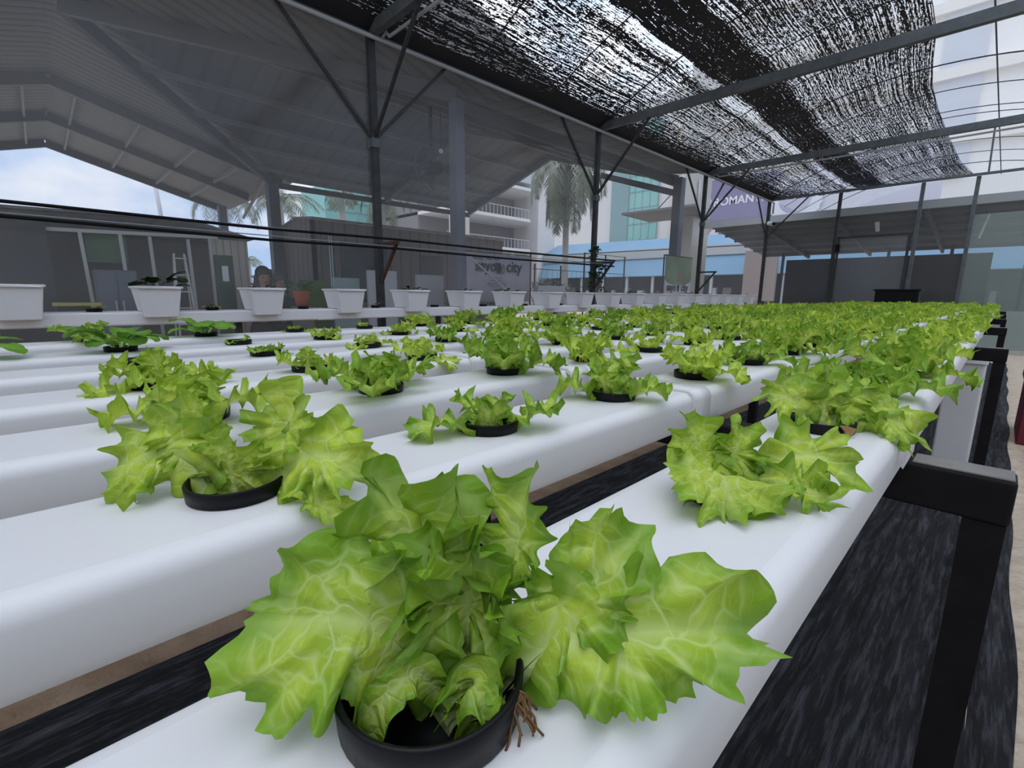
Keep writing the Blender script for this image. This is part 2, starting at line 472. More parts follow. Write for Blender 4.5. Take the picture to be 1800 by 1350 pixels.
XW, ZE, YF = -33.0, 17.3, 99.0        # left wall line, eave height, far wall line
HX, HA, HH = -9.0, 24.0, 7.0          # arch crown, half span, rise
def arch(x):
    u = (x - HX) / HA
    return ZE + HH * (1 - u * u)
q = MB(); q.add([(XW - .15, -16, -8), (XW - .15, YF, -8), (XW - .15, YF, ZE), (XW - .15, -16, ZE)], [(0, 1, 2, 3)]); tag(q.build('wall_left', film_side, fix=False), kind='structure')
q = MB(); q.add([(XW, YF + .3, -8), (15, YF + .3, -8), (15, YF + .3, ZE), (XW, YF + .3, ZE)], [(0, 1, 2, 3)]); tag(q.build('wall_far', film('clear_far_film', .92, (.8, .8, .8), (.93, .94, .945), .02), fix=False), kind='structure')
film_right = film('light_cutting_film', .42, (.34, .35, .35), (.8, .82, .82), .02)  # for the unseen right and back walls, made grey to cut low side light
q = MB(); q.add([(15.2, -16, -8), (15.2, 110, -8), (15.2, 110, ZE), (15.2, -16, ZE)], [(0, 1, 2, 3)]); tag(q.build('wall_right', film_right, fix=False), kind='structure')
q = MB(); q.add([(XW, -16.2, -8), (15, -16.2, -8), (15, -16.2, ZE), (XW, -16.2, ZE)], [(0, 1, 2, 3)]); tag(q.build('wall_back', film_right, fix=False), kind='structure')
q = MB()
xs = np.linspace(XW, 15, 41)
q.add([(x, y, arch(x) + .25) for y in (-16, 138) for x in xs], [(i, i + 1, i + 42, i + 41) for i in range(40)], True)
tag(q.build('ceiling', film_roof, fix=False), kind='structure')

# shade net, hung under the roof hoops
def shade_net():
    ye = [-16, 40, 56, 62, 69, 77, 87, 102, 122, 137]
    xe = [-7.5, -7.6, -7.7, -7.9, -8.7, -9.4, -9.6, -9.5, -9.1, -7.7]
    ys = np.linspace(-16, 137, 110); ns_ = 60
    vs = []; uvs = []
    rng = np.random.RandomState(3)
    for y in ys:
        xr = np.interp(y, ye, xe)
        for k in range(ns_ + 1):
            t = k / ns_
            x = XW + .25 + (xr - XW - .25) * t
            y_ = y
            if y > 90: y_ = min(y, 90 + (y - 90) / 47 * (8.7 + (arch(x) - ZE) * 5.4))     # far hem swept back towards the eave
            z = arch(x) - 0.12 - 0.22 * math.sin(math.pi * ((y - 18.4) / 8.87 % 1.0)) * min(1, 4 * t)
            vs.append((x, y_, z)); uvs.append((t * 25.3 + t * 1.2, y_))
    w = ns_ + 1
    fs = [(j * w + i, j * w + i + 1, (j + 1) * w + i + 1, (j + 1) * w + i) for j in range(len(ys) - 1) for i in range(ns_)]
    me = bpy.data.meshes.new('shade_net')
    me.from_pydata([tuple(W(p)) for p in vs], [], fs)
    l = me.uv_layers.new(name='cloth')
    for lp in me.loops:
        l.data[lp.index].uv = uvs[lp.vertex_index]
    me.polygons.foreach_set('use_smooth', [True] * len(fs))
    me.materials.append(net_m)
    o = bpy.data.objects.new('shade_net', me); COL.objects.link(o)
    tag(o, 'black knitted shade net stretched under the arched clear roof', 'shade net')
    h = MB(); h.tube([(np.interp(y, ye, xe), y, arch(np.interp(y, ye, xe)) - 0.14) for y in np.linspace(-10, 136, 60)], 0.035, 5)
    hm = h.build('hem_cord', black_plastic, o)
shade_net()

# roof hoops
k = 0
y = 18.4 - 8.87 * 2
hy = []
while y < 130:
    hy.append(y); y += 8.87
for i, y in enumerate(hy):
    b = MB(); b.tube([(x, y, arch(x) + .05) for x in np.linspace(XW, 15, 30)], 0.07 if i % 3 == 2 else 0.055, 6)
    tag(b.build('roof_hoop', post_steel), 'thin steel roof hoop arching over the shade net, %s hoop from the camera end' % nth(i), 'roof hoop', 'hoops of the arched roof')
b = MB(); b.bar((-4.0, -16, arch(-4) - .05), (-4.0, 137, arch(-4) - .05), .12); tag(b.build('roof_purlin', galv), 'thin galvanised purlin along the clear roof right of the net', 'purlin')
b = MB(); b.tube([(x, 90.2 , arch(x) - .5) for x in np.linspace(-10, 14, 14)], .05, 6); tag(b.build('roof_wire', black_plastic), 'black cable slung under the clear roof near the far gable', 'cable')

# eave: gutter beam, conduit pipe
b = MB(); b.box((XW - .25, -16, ZE - .05), (XW + .35, 99.4, ZE + .75)); tag(b.build('eave_beam', post_steel), 'dark steel eave beam along the top of the film wall', 'eave beam')
b = MB(); b.tube([(XW + .55, -16, ZE - .28), (XW + .55, YF - 1.2, ZE - .28), (XW + .9, YF - .7, ZE - .5), (XW + .9, YF - .7, ZE - 2.4)], .15, 8); tag(b.build('eave_conduit', galv_light), 'light grey conduit pipe running just below the eave', 'pipe')
PY = [18.4, 45.0, 71.6]
ties = [18.4, 45.0, 71.6, 98.6]
for i, y in enumerate(ties):
    t = thing('tie_beam', (XW, y, ZE), 'galvanised steel tie beam across the house, %s from the camera end' % nth(i), 'tie beam', 'tie beams across the house')
    b = MB(); b.bar((XW + .36, y, ZE + .2), (15, y, ZE + .2), .5 if i < 3 else .3, .75 if i < 3 else .35); b.build('beam', galv, t)
    if i in (0, 2):
        c = MB(); c.tube([(XW + .8, y + .5, ZE - .25), (XW + 1.3, y + .5, ZE - .05), (XW + 1.7, y + .5, ZE - .45), (XW + 2.2, y + .5, ZE - .45), (14, y + .5, ZE - .45)], .11, 6); c.build('conduit', galv_light, t)
desc = ['holding two black pipes on a rusty bracket', 'with a dark climbing plant wound round it', 'beside the green hanging poster']
for i, y in enumerate(PY):
    t = thing('wall_post', (XW, y, -8), 'dark steel post of the film wall ' + desc[i], 'post', 'posts of the film wall')
    b = MB(); b.bar((XW, y, -8), (XW, y, ZE), .5, .5, (0, 1, 0)); b.build('post', post_steel, t, .05)
    z0 = 10.6
    for q in ((XW, y - 6.3, ZE), (XW, y + 6.5, ZE), (XW + 6.2, y, ZE)):
        c = MB(); s = Vector(q) - Vector((XW, y, z0)); st = Vector((XW, y, z0)) + s.normalized() * .35
        c.bar(st, q, .2); c.build('brace', post_steel, t)
    c = MB(); c.box((XW - .32, y - .32, z0 - .5), (XW + .32, y + .32, z0 + .1)); c.build('collar', galv, t)
    c = MB(); c.bar((XW + .3, y, 3.45), (XW + 2.75, y, 3.45), .22, .22); c.bar((XW + .3, y, .8), (XW + 2.5, y, 3.35), .2); c.build('bracket', rust if i == 0 else post_steel, t)
# corner post with camera
t = thing('corner_post', (XW, YF - .6, -8), 'dark steel post in the far corner carrying a small white camera', 'post')
b = MB(); b.bar((XW + .15, YF - .6, -8), (XW + .15, YF - .6, ZE), .5, .5, (0, 1, 0)); b.build('post', post_steel, t)
for q in ((XW, YF - 6.5, ZE), (XW + 6.5, YF - .6, ZE)):
    c = MB(); c.bar((XW + .1, YF - .7, 10.6), q, .2); c.build('brace', post_steel, t)
t = thing('security_camera', (XW + .5, YF - 1.3, 13.2), 'small white bullet security camera on the far corner post', 'camera')
c = MB(); c.tube([(XW + .45, YF - 1.0, 13.25), (XW + 1.5, YF - 1.7, 13.0)], .38, 12); c.build('housing', mat('white_case', (.8, .8, .8), .4), t)
c = MB(); c.tube([(XW + 1.5, YF - 1.7, 13.0), (XW + 1.62, YF - 1.78, 12.97)], .30, 12); c.build('lens', black_plastic, t)

# far wall frame: posts that run up to the arch, door frame
fx = [(-21.9, 'dark', post_steel, 'left of the framed door'), (-11.2, 'grey', galv, 'right of the framed door'), (-5.1, 'grey', galv, 'beside the milky film panel')]
for x, tone, m, where in fx:
    b = MB(); b.bar((x, YF, -8), (x, YF, ZE), .48, .48, (0, 1, 0)); tag(b.build('gable_post', m), '%s steel gable post %s in the far wall' % (tone, where), 'post', 'posts of the far wall')
for x, w_ in ((-4.2, 'left'), (-.4, 'right')):
    b = MB(); b.bar((x, YF, ZE + .4), (x - .2, YF, arch(x)), .22, .22, (0, 1, 0)); tag(b.build('gable_strut', galv), 'thin upright strut between far tie beam and clear roof, %s one of the pair' % w_, 'strut', 'struts under the clear roof')
t = thing('mesh_door', (-16.5, YF - .2, -8), 'grey framed film door in the far wall with dark header', 'door')
b = MB(); b.bar((-21.5, YF - .1, 9.9), (-11.6, YF - .1, 9.9), .3); b.bar((-11.9, YF - .1, -8), (-11.9, YF - .1, 9.9), .35, .35, (0, 1, 0)); b.bar((-21.3, YF - .1, -8), (-21.3, YF - .1, 9.9), .3, .3, (0, 1, 0)); b.bar((-21.3, YF - .1, -1), (-11.9, YF - .1, -1), .25); b.build('door_frame', post_steel, t)
b = MB(); b.add([(-21.2, YF - .05, -8), (-12, YF - .05, -8), (-12, YF - .05, 9.8), (-21.2, YF - .05, 9.8)], [(0, 1, 2, 3)]); b.build('film_panel', film('door_film', .82, (.4, .42, .42)), t, fix=False)
b = MB(); b.box((-21.6, YF - .6, 7.6), (-21.0, YF - .2, 8.8)); b.build('latch', black_steel, t)
b = MB(); b.add([(-5, YF - .1, -8), (14, YF - .1, -8), (14, YF - .1, 12), (-5, YF - .1, 12)], [(0, 1, 2, 3)]); tag(b.build('milky_film_panel', film('milky_film', .62, (.42, .52, .47)), fix=False), 'milky greenish film panel hung in the far wall at the aisle end', 'film panel')

# ------------------------------------------------------------------ bench and channels
CHX = [-0.86, -2.58, -4.36, -6.15, -8.12, -10.15, -12.45]
CHN = ['beside the aisle', 'second from the aisle', 'third from the aisle', 'in the bench middle', 'third from film wall', 'second from film wall', 'nearest film wall']
PXC = [[(772, 1215), (1265, 850), (1441, 742), (1540, 688)],
       [(418, 850), (858, 742), (1073, 690), (1222, 657)],
       [(350, 727), (672, 680), (880, 648), (1032, 628)],
       [(266, 673), (546, 644.6), (741, 625), (870, 612)],
       [(232, 636), (466, 618.5), (647, 605.6), (785, 596)],
       [(214, 613), (418, 600), (571, 592), (697, 584), (803, 579)],
       [(163, 598), (363, 587), (514, 579), (634, 573.6), (737, 570)]]
YEND = 80.0
HW, ZT, ZB, RC = 0.465, -1.0, -1.365, 0.10
HOLE = 0.205
holes = []
for i, pc in enumerate(PXC):
    ys = [float(at(u, v, 2, -.95)[1]) for u, v in pc]
    if i >= 5: ys = [ys[0] - 1.85] + ys
    while ys[-1] + 1.83 < YEND - 1.0: ys.append(ys[-1] + 1.83)
    holes.append(ys)

def prof(hw, grow=0.0):
    """right half to left half outline of a channel, from bottom right over the top to bottom left, without the flat top"""
    r = RC
    pts = [(hw + grow - .02, ZB - grow), (hw + grow, ZB + .05)]
    for a in np.linspace(0, math.pi / 2, 7):
        pts.append((hw + grow - r + r * math.cos(a), ZT + grow - r + r * math.sin(a)))
    return pts

def channel(i):
    x0 = CHX[i]; hw = HW; ys = holes[i]
    root = thing('growing_channel', (x0, 0, ZT), 'long white plastic growing channel %s' % CHN[i], 'growing channel', 'white growing channels on the bench')
    b = MB()
    rp = prof(hw); lp = [(-x, z) for x, z in rp][::-1]
    ya, yb = -4.0, YEND
    tw = hw - RC
    # sides and rounded shoulders
    for pr in (rp, lp):
        n = len(pr)
        yy = [ya] + list(np.arange(0, yb, 10.0)) + [yb]
        v = [(x0 + x, y, z) for y in yy for x, z in pr]
        f = [(j * n + k, (j + 1) * n + k, (j + 1) * n + k + 1, j * n + k + 1) for j in range(len(yy) - 1) for k in range(n - 1)]
        b.add(v, f, True)
    # flat top with round holes
    N = 32; e = tw
    last = ya
    for yc in ys:
        b.add([(x0 - tw, last, ZT), (x0 + tw, last, ZT), (x0 + tw, yc - e, ZT), (x0 - tw, yc - e, ZT)], [(0, 1, 2, 3)])
        ci = []; sq = []
        for k in range(N):
            t = 2 * math.pi * (k + .5) / N; c, s = math.cos(t), math.sin(t)
            ci.append((x0 + HOLE * c, yc + HOLE * s, ZT))
            m_ = max(abs(c), abs(s)); sq.append((x0 + e * c / m_, yc + e * s / m_, ZT))
        # snap nearest square points to the corners
        for cx_, cy_ in ((1, 1), (1, -1), (-1, 1), (-1, -1)):
            kk = min(range(N), key=lambda q_: (sq[q_][0] - x0 - cx_ * e) ** 2 + (sq[q_][1] - yc - cy_ * e) ** 2)
            sq[kk] = (x0 + cx_ * e, yc + cy_ * e, ZT)
        b.add(ci + sq, [(k, k + N, (k + 1) % N + N, (k + 1) % N) for k in range(N)])
        last = yc + e
    b.add([(x0 - tw, last, ZT), (x0 + tw, last, ZT), (x0 + tw, yb, ZT), (x0 - tw, yb, ZT)], [(0, 1, 2, 3)])
    b.add([(x0 - hw + .02, ya, ZB), (x0 + hw - .02, ya, ZB), (x0 + hw - .02, yb, ZB), (x0 - hw + .02, yb, ZB)], [(3, 2, 1, 0)])
    full = rp + lp
    for y in (ya, yb):
        b.add([(x0 + x, y, z) for x, z in full], [tuple(range(len(full)))])
    o = b.build('body', white_pvc, root, fix=False)
    # joint sleeves
    for y in ((4.95, 5.75) if False else (5.1, 23.6, 42.0, 60.4)):
        # keep clear of the holes
        near = min(ys, key=lambda q_: abs(q_ - y))
        if abs(near - y) < .75: y = near + (.78 if y >= near else -.78)
        s = MB(); pr = prof(hw, .022); fl = pr + [(-x, z) for x, z in pr][::-1]; n = len(fl)
        yy = (y - .2, y + .2)
        s.add([(x0 + x, q_, z) for q_ in yy for x, z in fl], [(k, k + 1, n + k + 1, n + k) for k in range(n - 1)], True)
        pi = prof(hw, .001); fi = pi + [(-x, z) for x, z in pi][::-1]
        for q_, sg in ((yy[0], 0), (yy[1], 1)):
            s.add([(x0 + x, q_, z) for x, z in fl] + [(x0 + x, q_, z) for x, z in fi], [(k, n + k, n + k + 1, k + 1) for k in range(n - 1)])
        s.build('joint_sleeve', white_pvc, root)
    return root
for i in range(7):
    channel(i)

# black bench frame
t = thing('bench_frame', (-6, 40, -8), 'black square-tube steel bench frame carrying the white channels', 'bench frame')
for y in (5.3, 19.1, 32.9, 46.7, 60.5, 74.3):
    b = MB(); b.bar((-13.3, y, ZB - .2), (.27, y, ZB - .2), .34, .37); b.build('crossbar', black_steel, t, .03)
    b = MB(); b.box((-.36, y - .15, ZB - .013), (.25, y + .15, ZB - .002)); b.build('worn_edge', grey_edge, t)
    for x in (.13, -6.2, -13.1):
        b = MB(); b.bar((x, y, -7.72), (x, y, ZB - .385), .25, .3, (0, 1, 0)); b.build('leg', black_steel, t)

# ------------------------------------------------------------------ lettuces
RT = np.array([.70, .714, 0]); TO = np.array([.714, -.70, 0]); UP = np.array([0, 0, 1.0])

def catmull(P, n=40):
    P = np.array(P, float)
    P = np.vstack([2 * P[0] - P[1], P, 2 * P[-1] - P[-2]])
    out = []
    m = len(P) - 3
    for t in np.linspace(0, m - 1e-6, n):
        i = int(t); f = t - i
        p0, p1, p2, p3 = P[i:i + 4]
        out.append(.5 * ((2 * p1) + (-p0 + p2) * f + (2 * p0 - 5 * p1 + 4 * p2 - p3) * f * f + (-p0 + 3 * p1 - 3 * p2 + p3) * f ** 3))
    out = np.array(out)
    d = np.concatenate([[0], np.cumsum(np.linalg.norm(np.diff(out, axis=0), axis=1))])
    s = np.linspace(0, d[-1], n)
    return np.stack([np.interp(s, d, out[:, k]) for k in range(3)], 1), d[-1]

class LeafMesh:
    def __init__(self):
        self.v = []; self.f = []; self.pl = []; self.rm = []; self.k = 0
    def add(self, v, f, pl, rm):
        self.f.append(f + self.k); self.v.append(v); self.pl.append(pl); self.rm.append(rm); self.k += len(v)
    def mesh(self, name, m):
        v = np.concatenate(self.v) * S; f = np.concatenate(self.f); pl = np.concatenate(self.pl); rm = np.concatenate(self.rm)
        me = bpy.data.meshes.new(name)
        me.vertices.add(len(v)); me.vertices.foreach_set('co', v.astype(np.float32).ravel())
        me.loops.add(len(f) * 4); me.loops.foreach_set('vertex_index', f.astype(np.int32).ravel())
        me.polygons.add(len(f))
        me.polygons.foreach_set('loop_start', np.arange(0, len(f) * 4, 4, dtype=np.int32))
        me.update(calc_edges=True)
        me.polygons.foreach_set('use_smooth', np.ones(len(f), bool))
        for nm, a in (('plan', pl), ('rim', rm)):
            l = me.uv_layers.new(name=nm)
            l.data.foreach_set('uv', a[f.ravel()].astype(np.float32).ravel())
        me.validate()
        me.materials.append(m)
        return me

def grid_faces(nr, na, wrap=False):
    i, j = np.meshgrid(np.arange(nr - 1), np.arange(na if wrap else na - 1), indexing='ij')
    j2 = (j + 1) % na
    return np.stack([i * na + j, i * na + j2, (i + 1) * na + j2, (i + 1) * na + j], -1).reshape(-1, 4)

def leaf(LM, spine, nrm, Wd, rng, ruf=.05, cup=.5, lobes=7, nr=12, na=90, pl=.28, lob_d=.34, tooth=.15, pw=.045, blister=.008, smooth_oval=False):
    """frilly lettuce leaf: stalk plus fan blade laid along a curved spine; nrm = upper-face direction (one vector or one per sample)"""
    P, Ln = catmull(spine)
    n = len(P)
    T = np.gradient(P, axis=0); T /= np.linalg.norm(T, axis=1)[:, None]
    Nn = np.broadcast_to(np.array(nrm, float), P.shape) if np.ndim(nrm) == 1 else np.array([np.array(nrm)[min(len(nrm) - 1, int(i * len(nrm) / n))] for i in range(n)])
    Nn = Nn - T * np.sum(Nn * T, 1)[:, None]; Nn /= np.linalg.norm(Nn, axis=1)[:, None] + 1e-9
    Sd = np.cross(T, Nn)
    sa = np.linspace(0, Ln, n)
    def place(a, b, h):
        ac = np.clip(a, 0, Ln)
        c = [np.stack([np.interp(ac, sa, Q[:, k]) for k in range(3)], -1) for Q in (P, T, Nn, Sd)]
        return c[0] + c[1] * (a - ac)[..., None] + c[3] * b[..., None] + c[2] * h[..., None]
    a0 = (pl + (1 - pl) * .46) * Ln          # centre of the blade on the midrib
    Lf = Ln - a0
    ph = np.linspace(-math.pi, math.pi, na)
    cs, sn = np.cos(ph), np.sin(ph)
    fw = np.where(cs > 0, Lf, a0 - pl * Ln * .75)
    ex = np.where(cs > 0, 2.5, 1.9)
    Rr = 1 / ((np.abs(cs) / fw) ** ex + (np.abs(sn) / Wd) ** ex) ** (1 / ex)
    if not smooth_oval:
        w1 = ph + .30 * np.sin(2 * ph + rng.uniform(0, 6)) + .10 * np.sin(5 * ph + rng.uniform(0, 6))
        l1 = np.abs(np.sin(lobes * w1 / 2 + rng.uniform(0, 3)))
        l2 = np.abs(np.sin(lobes * 1.5 * w1 + rng.uniform(0, 3)))
        dep = .8 * lob_d * (.45 + .85 * (np.sin(2 * ph + rng.uniform(0, 6)) * .5 + .5))
        md = 1 - .9 * np.exp(-((np.abs(ph) - math.pi) / .5) ** 2)     # calm towards the stalk
        Rr = Rr * (1.08 - md * (dep * l1 ** 1.25 + tooth * l2 ** 1.1))
        Rr *= 1 + .06 * np.sin(3 * ph + rng.uniform(0, 6)) * md
    v = np.linspace(0, 1, nr) ** .85
    V, PH = np.meshgrid(v, ph, indexing='ij')
    a = a0 + V * Rr * np.cos(PH); b = V * Rr * np.sin(PH)
    k1 = rng.uniform(5, 7.5); k2 = rng.uniform(11, 15); k3 = rng.uniform(20, 27)
    h = ruf * (V ** 2.2) * (np.sin(k1 * PH + rng.uniform(0, 6)) + .6 * np.sin(k2 * PH + rng.uniform(0, 6)) * V + .28 * np.sin(k3 * PH + rng.uniform(0, 6)) * V ** 3)
    q = rng.uniform(0, 6, 4); fq = 26 / max(Ln, .3)
    h += blister * np.sin(fq * a + q[0] + 1.5 * np.sin(fq * .6 * b + q[1])) * np.sin(fq * 1.1 * b + q[2] + np.sin(fq * .7 * a + q[3])) * np.minimum(1, V * 2)
    h += cup * b * b / max(Wd, .05) - .05 * Ln * np.exp(-(b / (.05 * Ln)) ** 2) * (1 - a / Ln)
    # the ruffled rim also gathers sideways
    b2 = b + .5 * ruf * V ** 3 * np.sin(k2 * PH + 1.3)
    pos = place(a, b2, h)
    LM.add(pos.reshape(-1, 3), grid_faces(nr, na), np.stack([a / Ln, b / Ln], -1).reshape(-1, 2), np.stack([V, PH / 6.3 + .5], -1).reshape(-1, 2))
    # stalk: shallow gutter that runs into the midrib
    na2 = 7; nl = 12
    a0 = (pl + .05) * Ln; Lf = Ln - a0
    tt = np.linspace(0, a0 + .35 * Lf, nl); w = np.linspace(-1, 1, na2)
    A, Wv = np.meshgrid(tt, w, indexing='ij')
    hw = pw * Ln * np.interp(A, [0, a0, a0 + .35 * Lf], [.95, 1.15, .12]) * (1 if Ln > .3 else 1)
    B = Wv * hw; Hh = .6 * pw * Ln * (Wv ** 2) * np.interp(A, [0, a0, a0 + .35 * Lf], [1, .6, 0]) - .02 * Ln - .05 * Ln * np.interp(A, [0, a0, a0 + .35 * Lf], [0, 1, .6]) * .55
    LM.add(place(A, B, Hh).reshape(-1, 3), grid_faces(nl, na2), np.stack([A / Ln, B / Ln * .1], -1).reshape(-1, 2), np.stack([A * 0 + .2, A * 0], -1).reshape(-1, 2))

def spine_of(az, L, e0, e1, base=.05, z0=-.04, pw=1.2):
    d = np.array([math.cos(az), math.sin(az), 0])
    P = [d * base + UP * z0]; N = []
    k = 12
    for i in range(k):
        e = e0 + (e1 - e0) * ((i + .5) / k) ** pw
        P.append(P[-1] + (d * math.cos(e) + UP * math.sin(e)) * L / k)
        N.append(-d * math.sin(e) + UP * math.cos(e))
    return P[::2] if len(P) % 2 else P, N

def random_lettuce(seed, size=1.0, n=7, nr=9, na=64, flat=0.0):
    rng = np.random.RandomState(seed); LM = LeafMesh()
    az0 = rng.uniform(0, 6.28)
    for k in range(n):
        f = k / max(1, n - 1)                     # outer leaves first, heart leaves last
        az = az0 + k * 2.4 + rng.uniform(-.25, .25)
        L = size * (.72 - .24 * f) * rng.uniform(.82, 1.12)
        e0 = math.radians(52 + 30 * f + rng.uniform(-10, 8) - flat)
        e1 = math.radians(-42 + 112 * f + rng.uniform(-22, 22) - flat)
        sp_, N = spine_of(az, L, e0, e1, .04, -.12)
        leaf(LM, sp_, N, L * rng.uniform(.27, .38), rng, ruf=.06 * size * rng.uniform(.8, 1.3), cup=.3 + .4 * f, lobes=int(rng.randint(7, 11)), nr=nr, na=na, pl=rng.uniform(.26, .36), lob_d=rng.uniform(.26, .40), tooth=rng.uniform(.10, .17))
    return LM

def P3(r, u, t):
    """plant-local point from rightward, upward and toward-the-lens offsets"""
    return RT * r + UP * u + TO * t

def custom_lettuce(seed, specs, nr=18, na=150):
    rng = np.random.RandomState(seed); LM = LeafMesh()
    for s in specs:
        kw = dict(nr=nr, na=na); kw.update(s.get('kw', {}))
        nn = s['n']
        leaf(LM, [P3(*p) for p in s['p']], P3(*nn) if np.ndim(nn) == 1 else [P3(*q_) for q_ in nn], s['w'], rng, **kw)
    return LM

hero = {}
hero[(0, 0)] = [
    dict(p=[(.06, -.14, -.06), (-.07, .14, .0), (-.18, .24, .02), (-.47, .21, .03)], n=(-.05, .62, .78), w=.215, kw=dict(ruf=.035, cup=.08, lobes=9, lob_d=.20, tooth=.10, pl=.22, blister=.010)),
    dict(p=[(.05, -.14, -.08), (.02, .18, -.10), (-.08, .38, -.13), (-.25, .50, -.16)], n=[(.2, .3, .9), (.2, .5, .8), (.1, .9, .5)], w=.14, kw=dict(ruf=.075, lobes=13, cup=.5, lob_d=.28)),
    dict(p=[(.06, -.14, -.08), (.06, .18, -.11), (.04, .40, -.14), (.0, .55, -.17)], n=(.1, .3, .9), w=.12, kw=dict(ruf=.085, lobes=14, cup=.6, lob_d=.28)),
    dict(p=[(.10, -.14, -.08), (.15, .18, -.13), (.20, .38, -.17), (.21, .57, -.19)], n=(-.55, .1, .8), w=.13, kw=dict(ruf=.035, lobes=8, lob_d=.45, cup=.2, pl=.42, tooth=.08)),
    dict(p=[(.08, -.14, -.06), (.08, .12, -.07), (.08, .28, -.07), (.07, .42, -.05)], n=(0, .35, .9), w=.15, kw=dict(ruf=.075, lobes=16, cup=.5, pl=.3, lob_d=.22, tooth=.2)),
    dict(p=[(.12, -.14, -.04), (.24, .13, -.02), (.38, .28, -.06), (.54, .44, -.10)], n=(-.1, .5, .85), w=.145, kw=dict(ruf=.035, cup=.12, lobes=8, lob_d=.38, tooth=.10, pl=.28, blister=.010)),
    dict(p=[(.12, -.14, -.04), (.28, .14, .0), (.50, .20, .0), (.87, .21, -.03)], n=(0, .6, .8), w=.17, kw=dict(ruf=.035, cup=.10, lobes=12, lob_d=.22, tooth=.10, pl=.2, blister=.010)),
    dict(p=[(.06, -.1, -.02), (-.02, .10, .03), (-.10, .07, .08), (-.14, -.04, .09)], n=(-.1, .7, .7), w=.045, kw=dict(ruf=.004, cup=.25, lobes=4, lob_d=.05, tooth=.03, pl=.2, blister=.002)),
    dict(p=[(.10, -.14, -.02), (.10, .04, .02), (.11, .10, .05), (.15, .05, .10)], n=(0, .6, .8), w=.075, kw=dict(ruf=.03, cup=.5, lobes=9, pl=.2, lob_d=.2, blister=.003)),
]
hero[(0, 1)] = [
    dict(p=[(-.02, -.12, .0), (-.05, .14, .06), (-.09, .12, .20), (-.1, -.0, .36)], n=[(0, .6, .5), (0, .9, .5), (0, .5, .9)], w=.30, kw=dict(ruf=.04, lobes=13, cup=.1, pl=.15, lob_d=.26, tooth=.12)),
    dict(p=[(-.04, -.12, 0), (-.12, .15, -.03), (-.17, .28, -.06), (-.27, .40, -.08)], n=(.2, .2, .95), w=.16, kw=dict(ruf=.04, lobes=8, pl=.3)),
    dict(p=[(.02, -.12, 0), (.04, .16, -.04), (.06, .30, -.06), (.06, .40, -.08)], n=(-.1, .2, .9), w=.13, kw=dict(ruf=.06, lobes=12, pl=.3)),
    dict(p=[(.04, -.12, 0), (.22, .14, -.02), (.40, .22, .0), (.70, .16, .04)], n=(0, .65, .75), w=.19, kw=dict(ruf=.05, lobes=8, lob_d=.5, cup=.15)),
    dict(p=[(.04, -.12, .02), (.18, .08, .06), (.32, .08, .12), (.52, .02, .16)], n=(0, .8, .6), w=.13, kw=dict(ruf=.04, lobes=8)),
]
hero[(1, 0)] = [
    dict(p=[(-.05, -.14, 0), (-.22, .16, .03), (-.38, .22, .06), (-.60, .05, .10)], n=(-.2, .6, .75), w=.25, kw=dict(ruf=.05, lobes=9, cup=.12, pl=.26)),
    dict(p=[(-.05, -.14, -.03), (-.20, .22, -.05), (-.30, .38, -.03), (-.40, .46, .03)], n=(.25, .2, .9), w=.18, kw=dict(ruf=.04, lobes=7, pl=.3, lob_d=.2)),
    dict(p=[(0, -.14, 0), (.0, .10, .02), (.0, .22, .04), (0, .31, .05)], n=(0, .3, -.9), w=.22, kw=dict(ruf=.05, lobes=18, cup=.3, lob_d=.14, tooth=.14, pl=.2)),
    dict(p=[(.06, -.14, -.02), (.16, .18, -.05), (.25, .36, -.07), (.34, .56, -.08)], n=(-.25, .25, .95), w=.19, kw=dict(ruf=.035, lobes=8, lob_d=.46, pl=.36)),
    dict(p=[(.06, -.14, 0), (.28, .16, .02), (.45, .22, .04), (.74, .14, .06)], n=(0, .6, .8), w=.24, kw=dict(ruf=.05, lobes=10, cup=.15, blister=.016, pl=.26)),
    dict(p=[(.12, -.08, .02), (.30, .06, .08), (.46, .02, .13), (.62, -.12, .16)], n=(.1, .95, .4), w=.11, kw=dict(ruf=.02, lobes=7, pl=.38)),
]
hero[(0, 2)] = [
    dict(p=[(-.05, -.12, 0), (-.2, .18, .05), (-.36, .26, .08), (-.56, .2, .1)], n=(0, .6, .8), w=.22, kw=dict(ruf=.05, lobes=9)),
    dict(p=[(0, -.12, -.05), (-.06, .2, -.12), (-.12, .36, -.18), (-.2, .50, -.24)], n=(.1, .3, .9), w=.17, kw=dict(ruf=.05)),
    dict(p=[(0, -.12, 0), (0, .14, .0), (0, .28, .02), (.02, .40, .03)], n=(0, .3, -.9), w=.2, kw=dict(ruf=.05, lobes=14, lob_d=.2)),
    dict(p=[(.05, -.12, 0), (.15, .2, -.03), (.25, .3, -.03), (.40, .34, -.02)], n=(-.3, .5, .85), w=.2, kw=dict(ruf=.05)),
    dict(p=[(.06, -.12, .02), (.28, .12, .08), (.46, .10, .16), (.62, -.10, .22)], n=(.2, .6, .8), w=.24, kw=dict(ruf=.05, lobes=9, pl=.3, cup=.12, blister=.016)),
    dict(p=[(.06, -.12, .02), (.22, .14, .02), (.36, .2, .06), (.52, .14, .1)], n=(.1, .7, .7), w=.16, kw=dict(ruf=.05, lobes=8, pl=.3)),
]

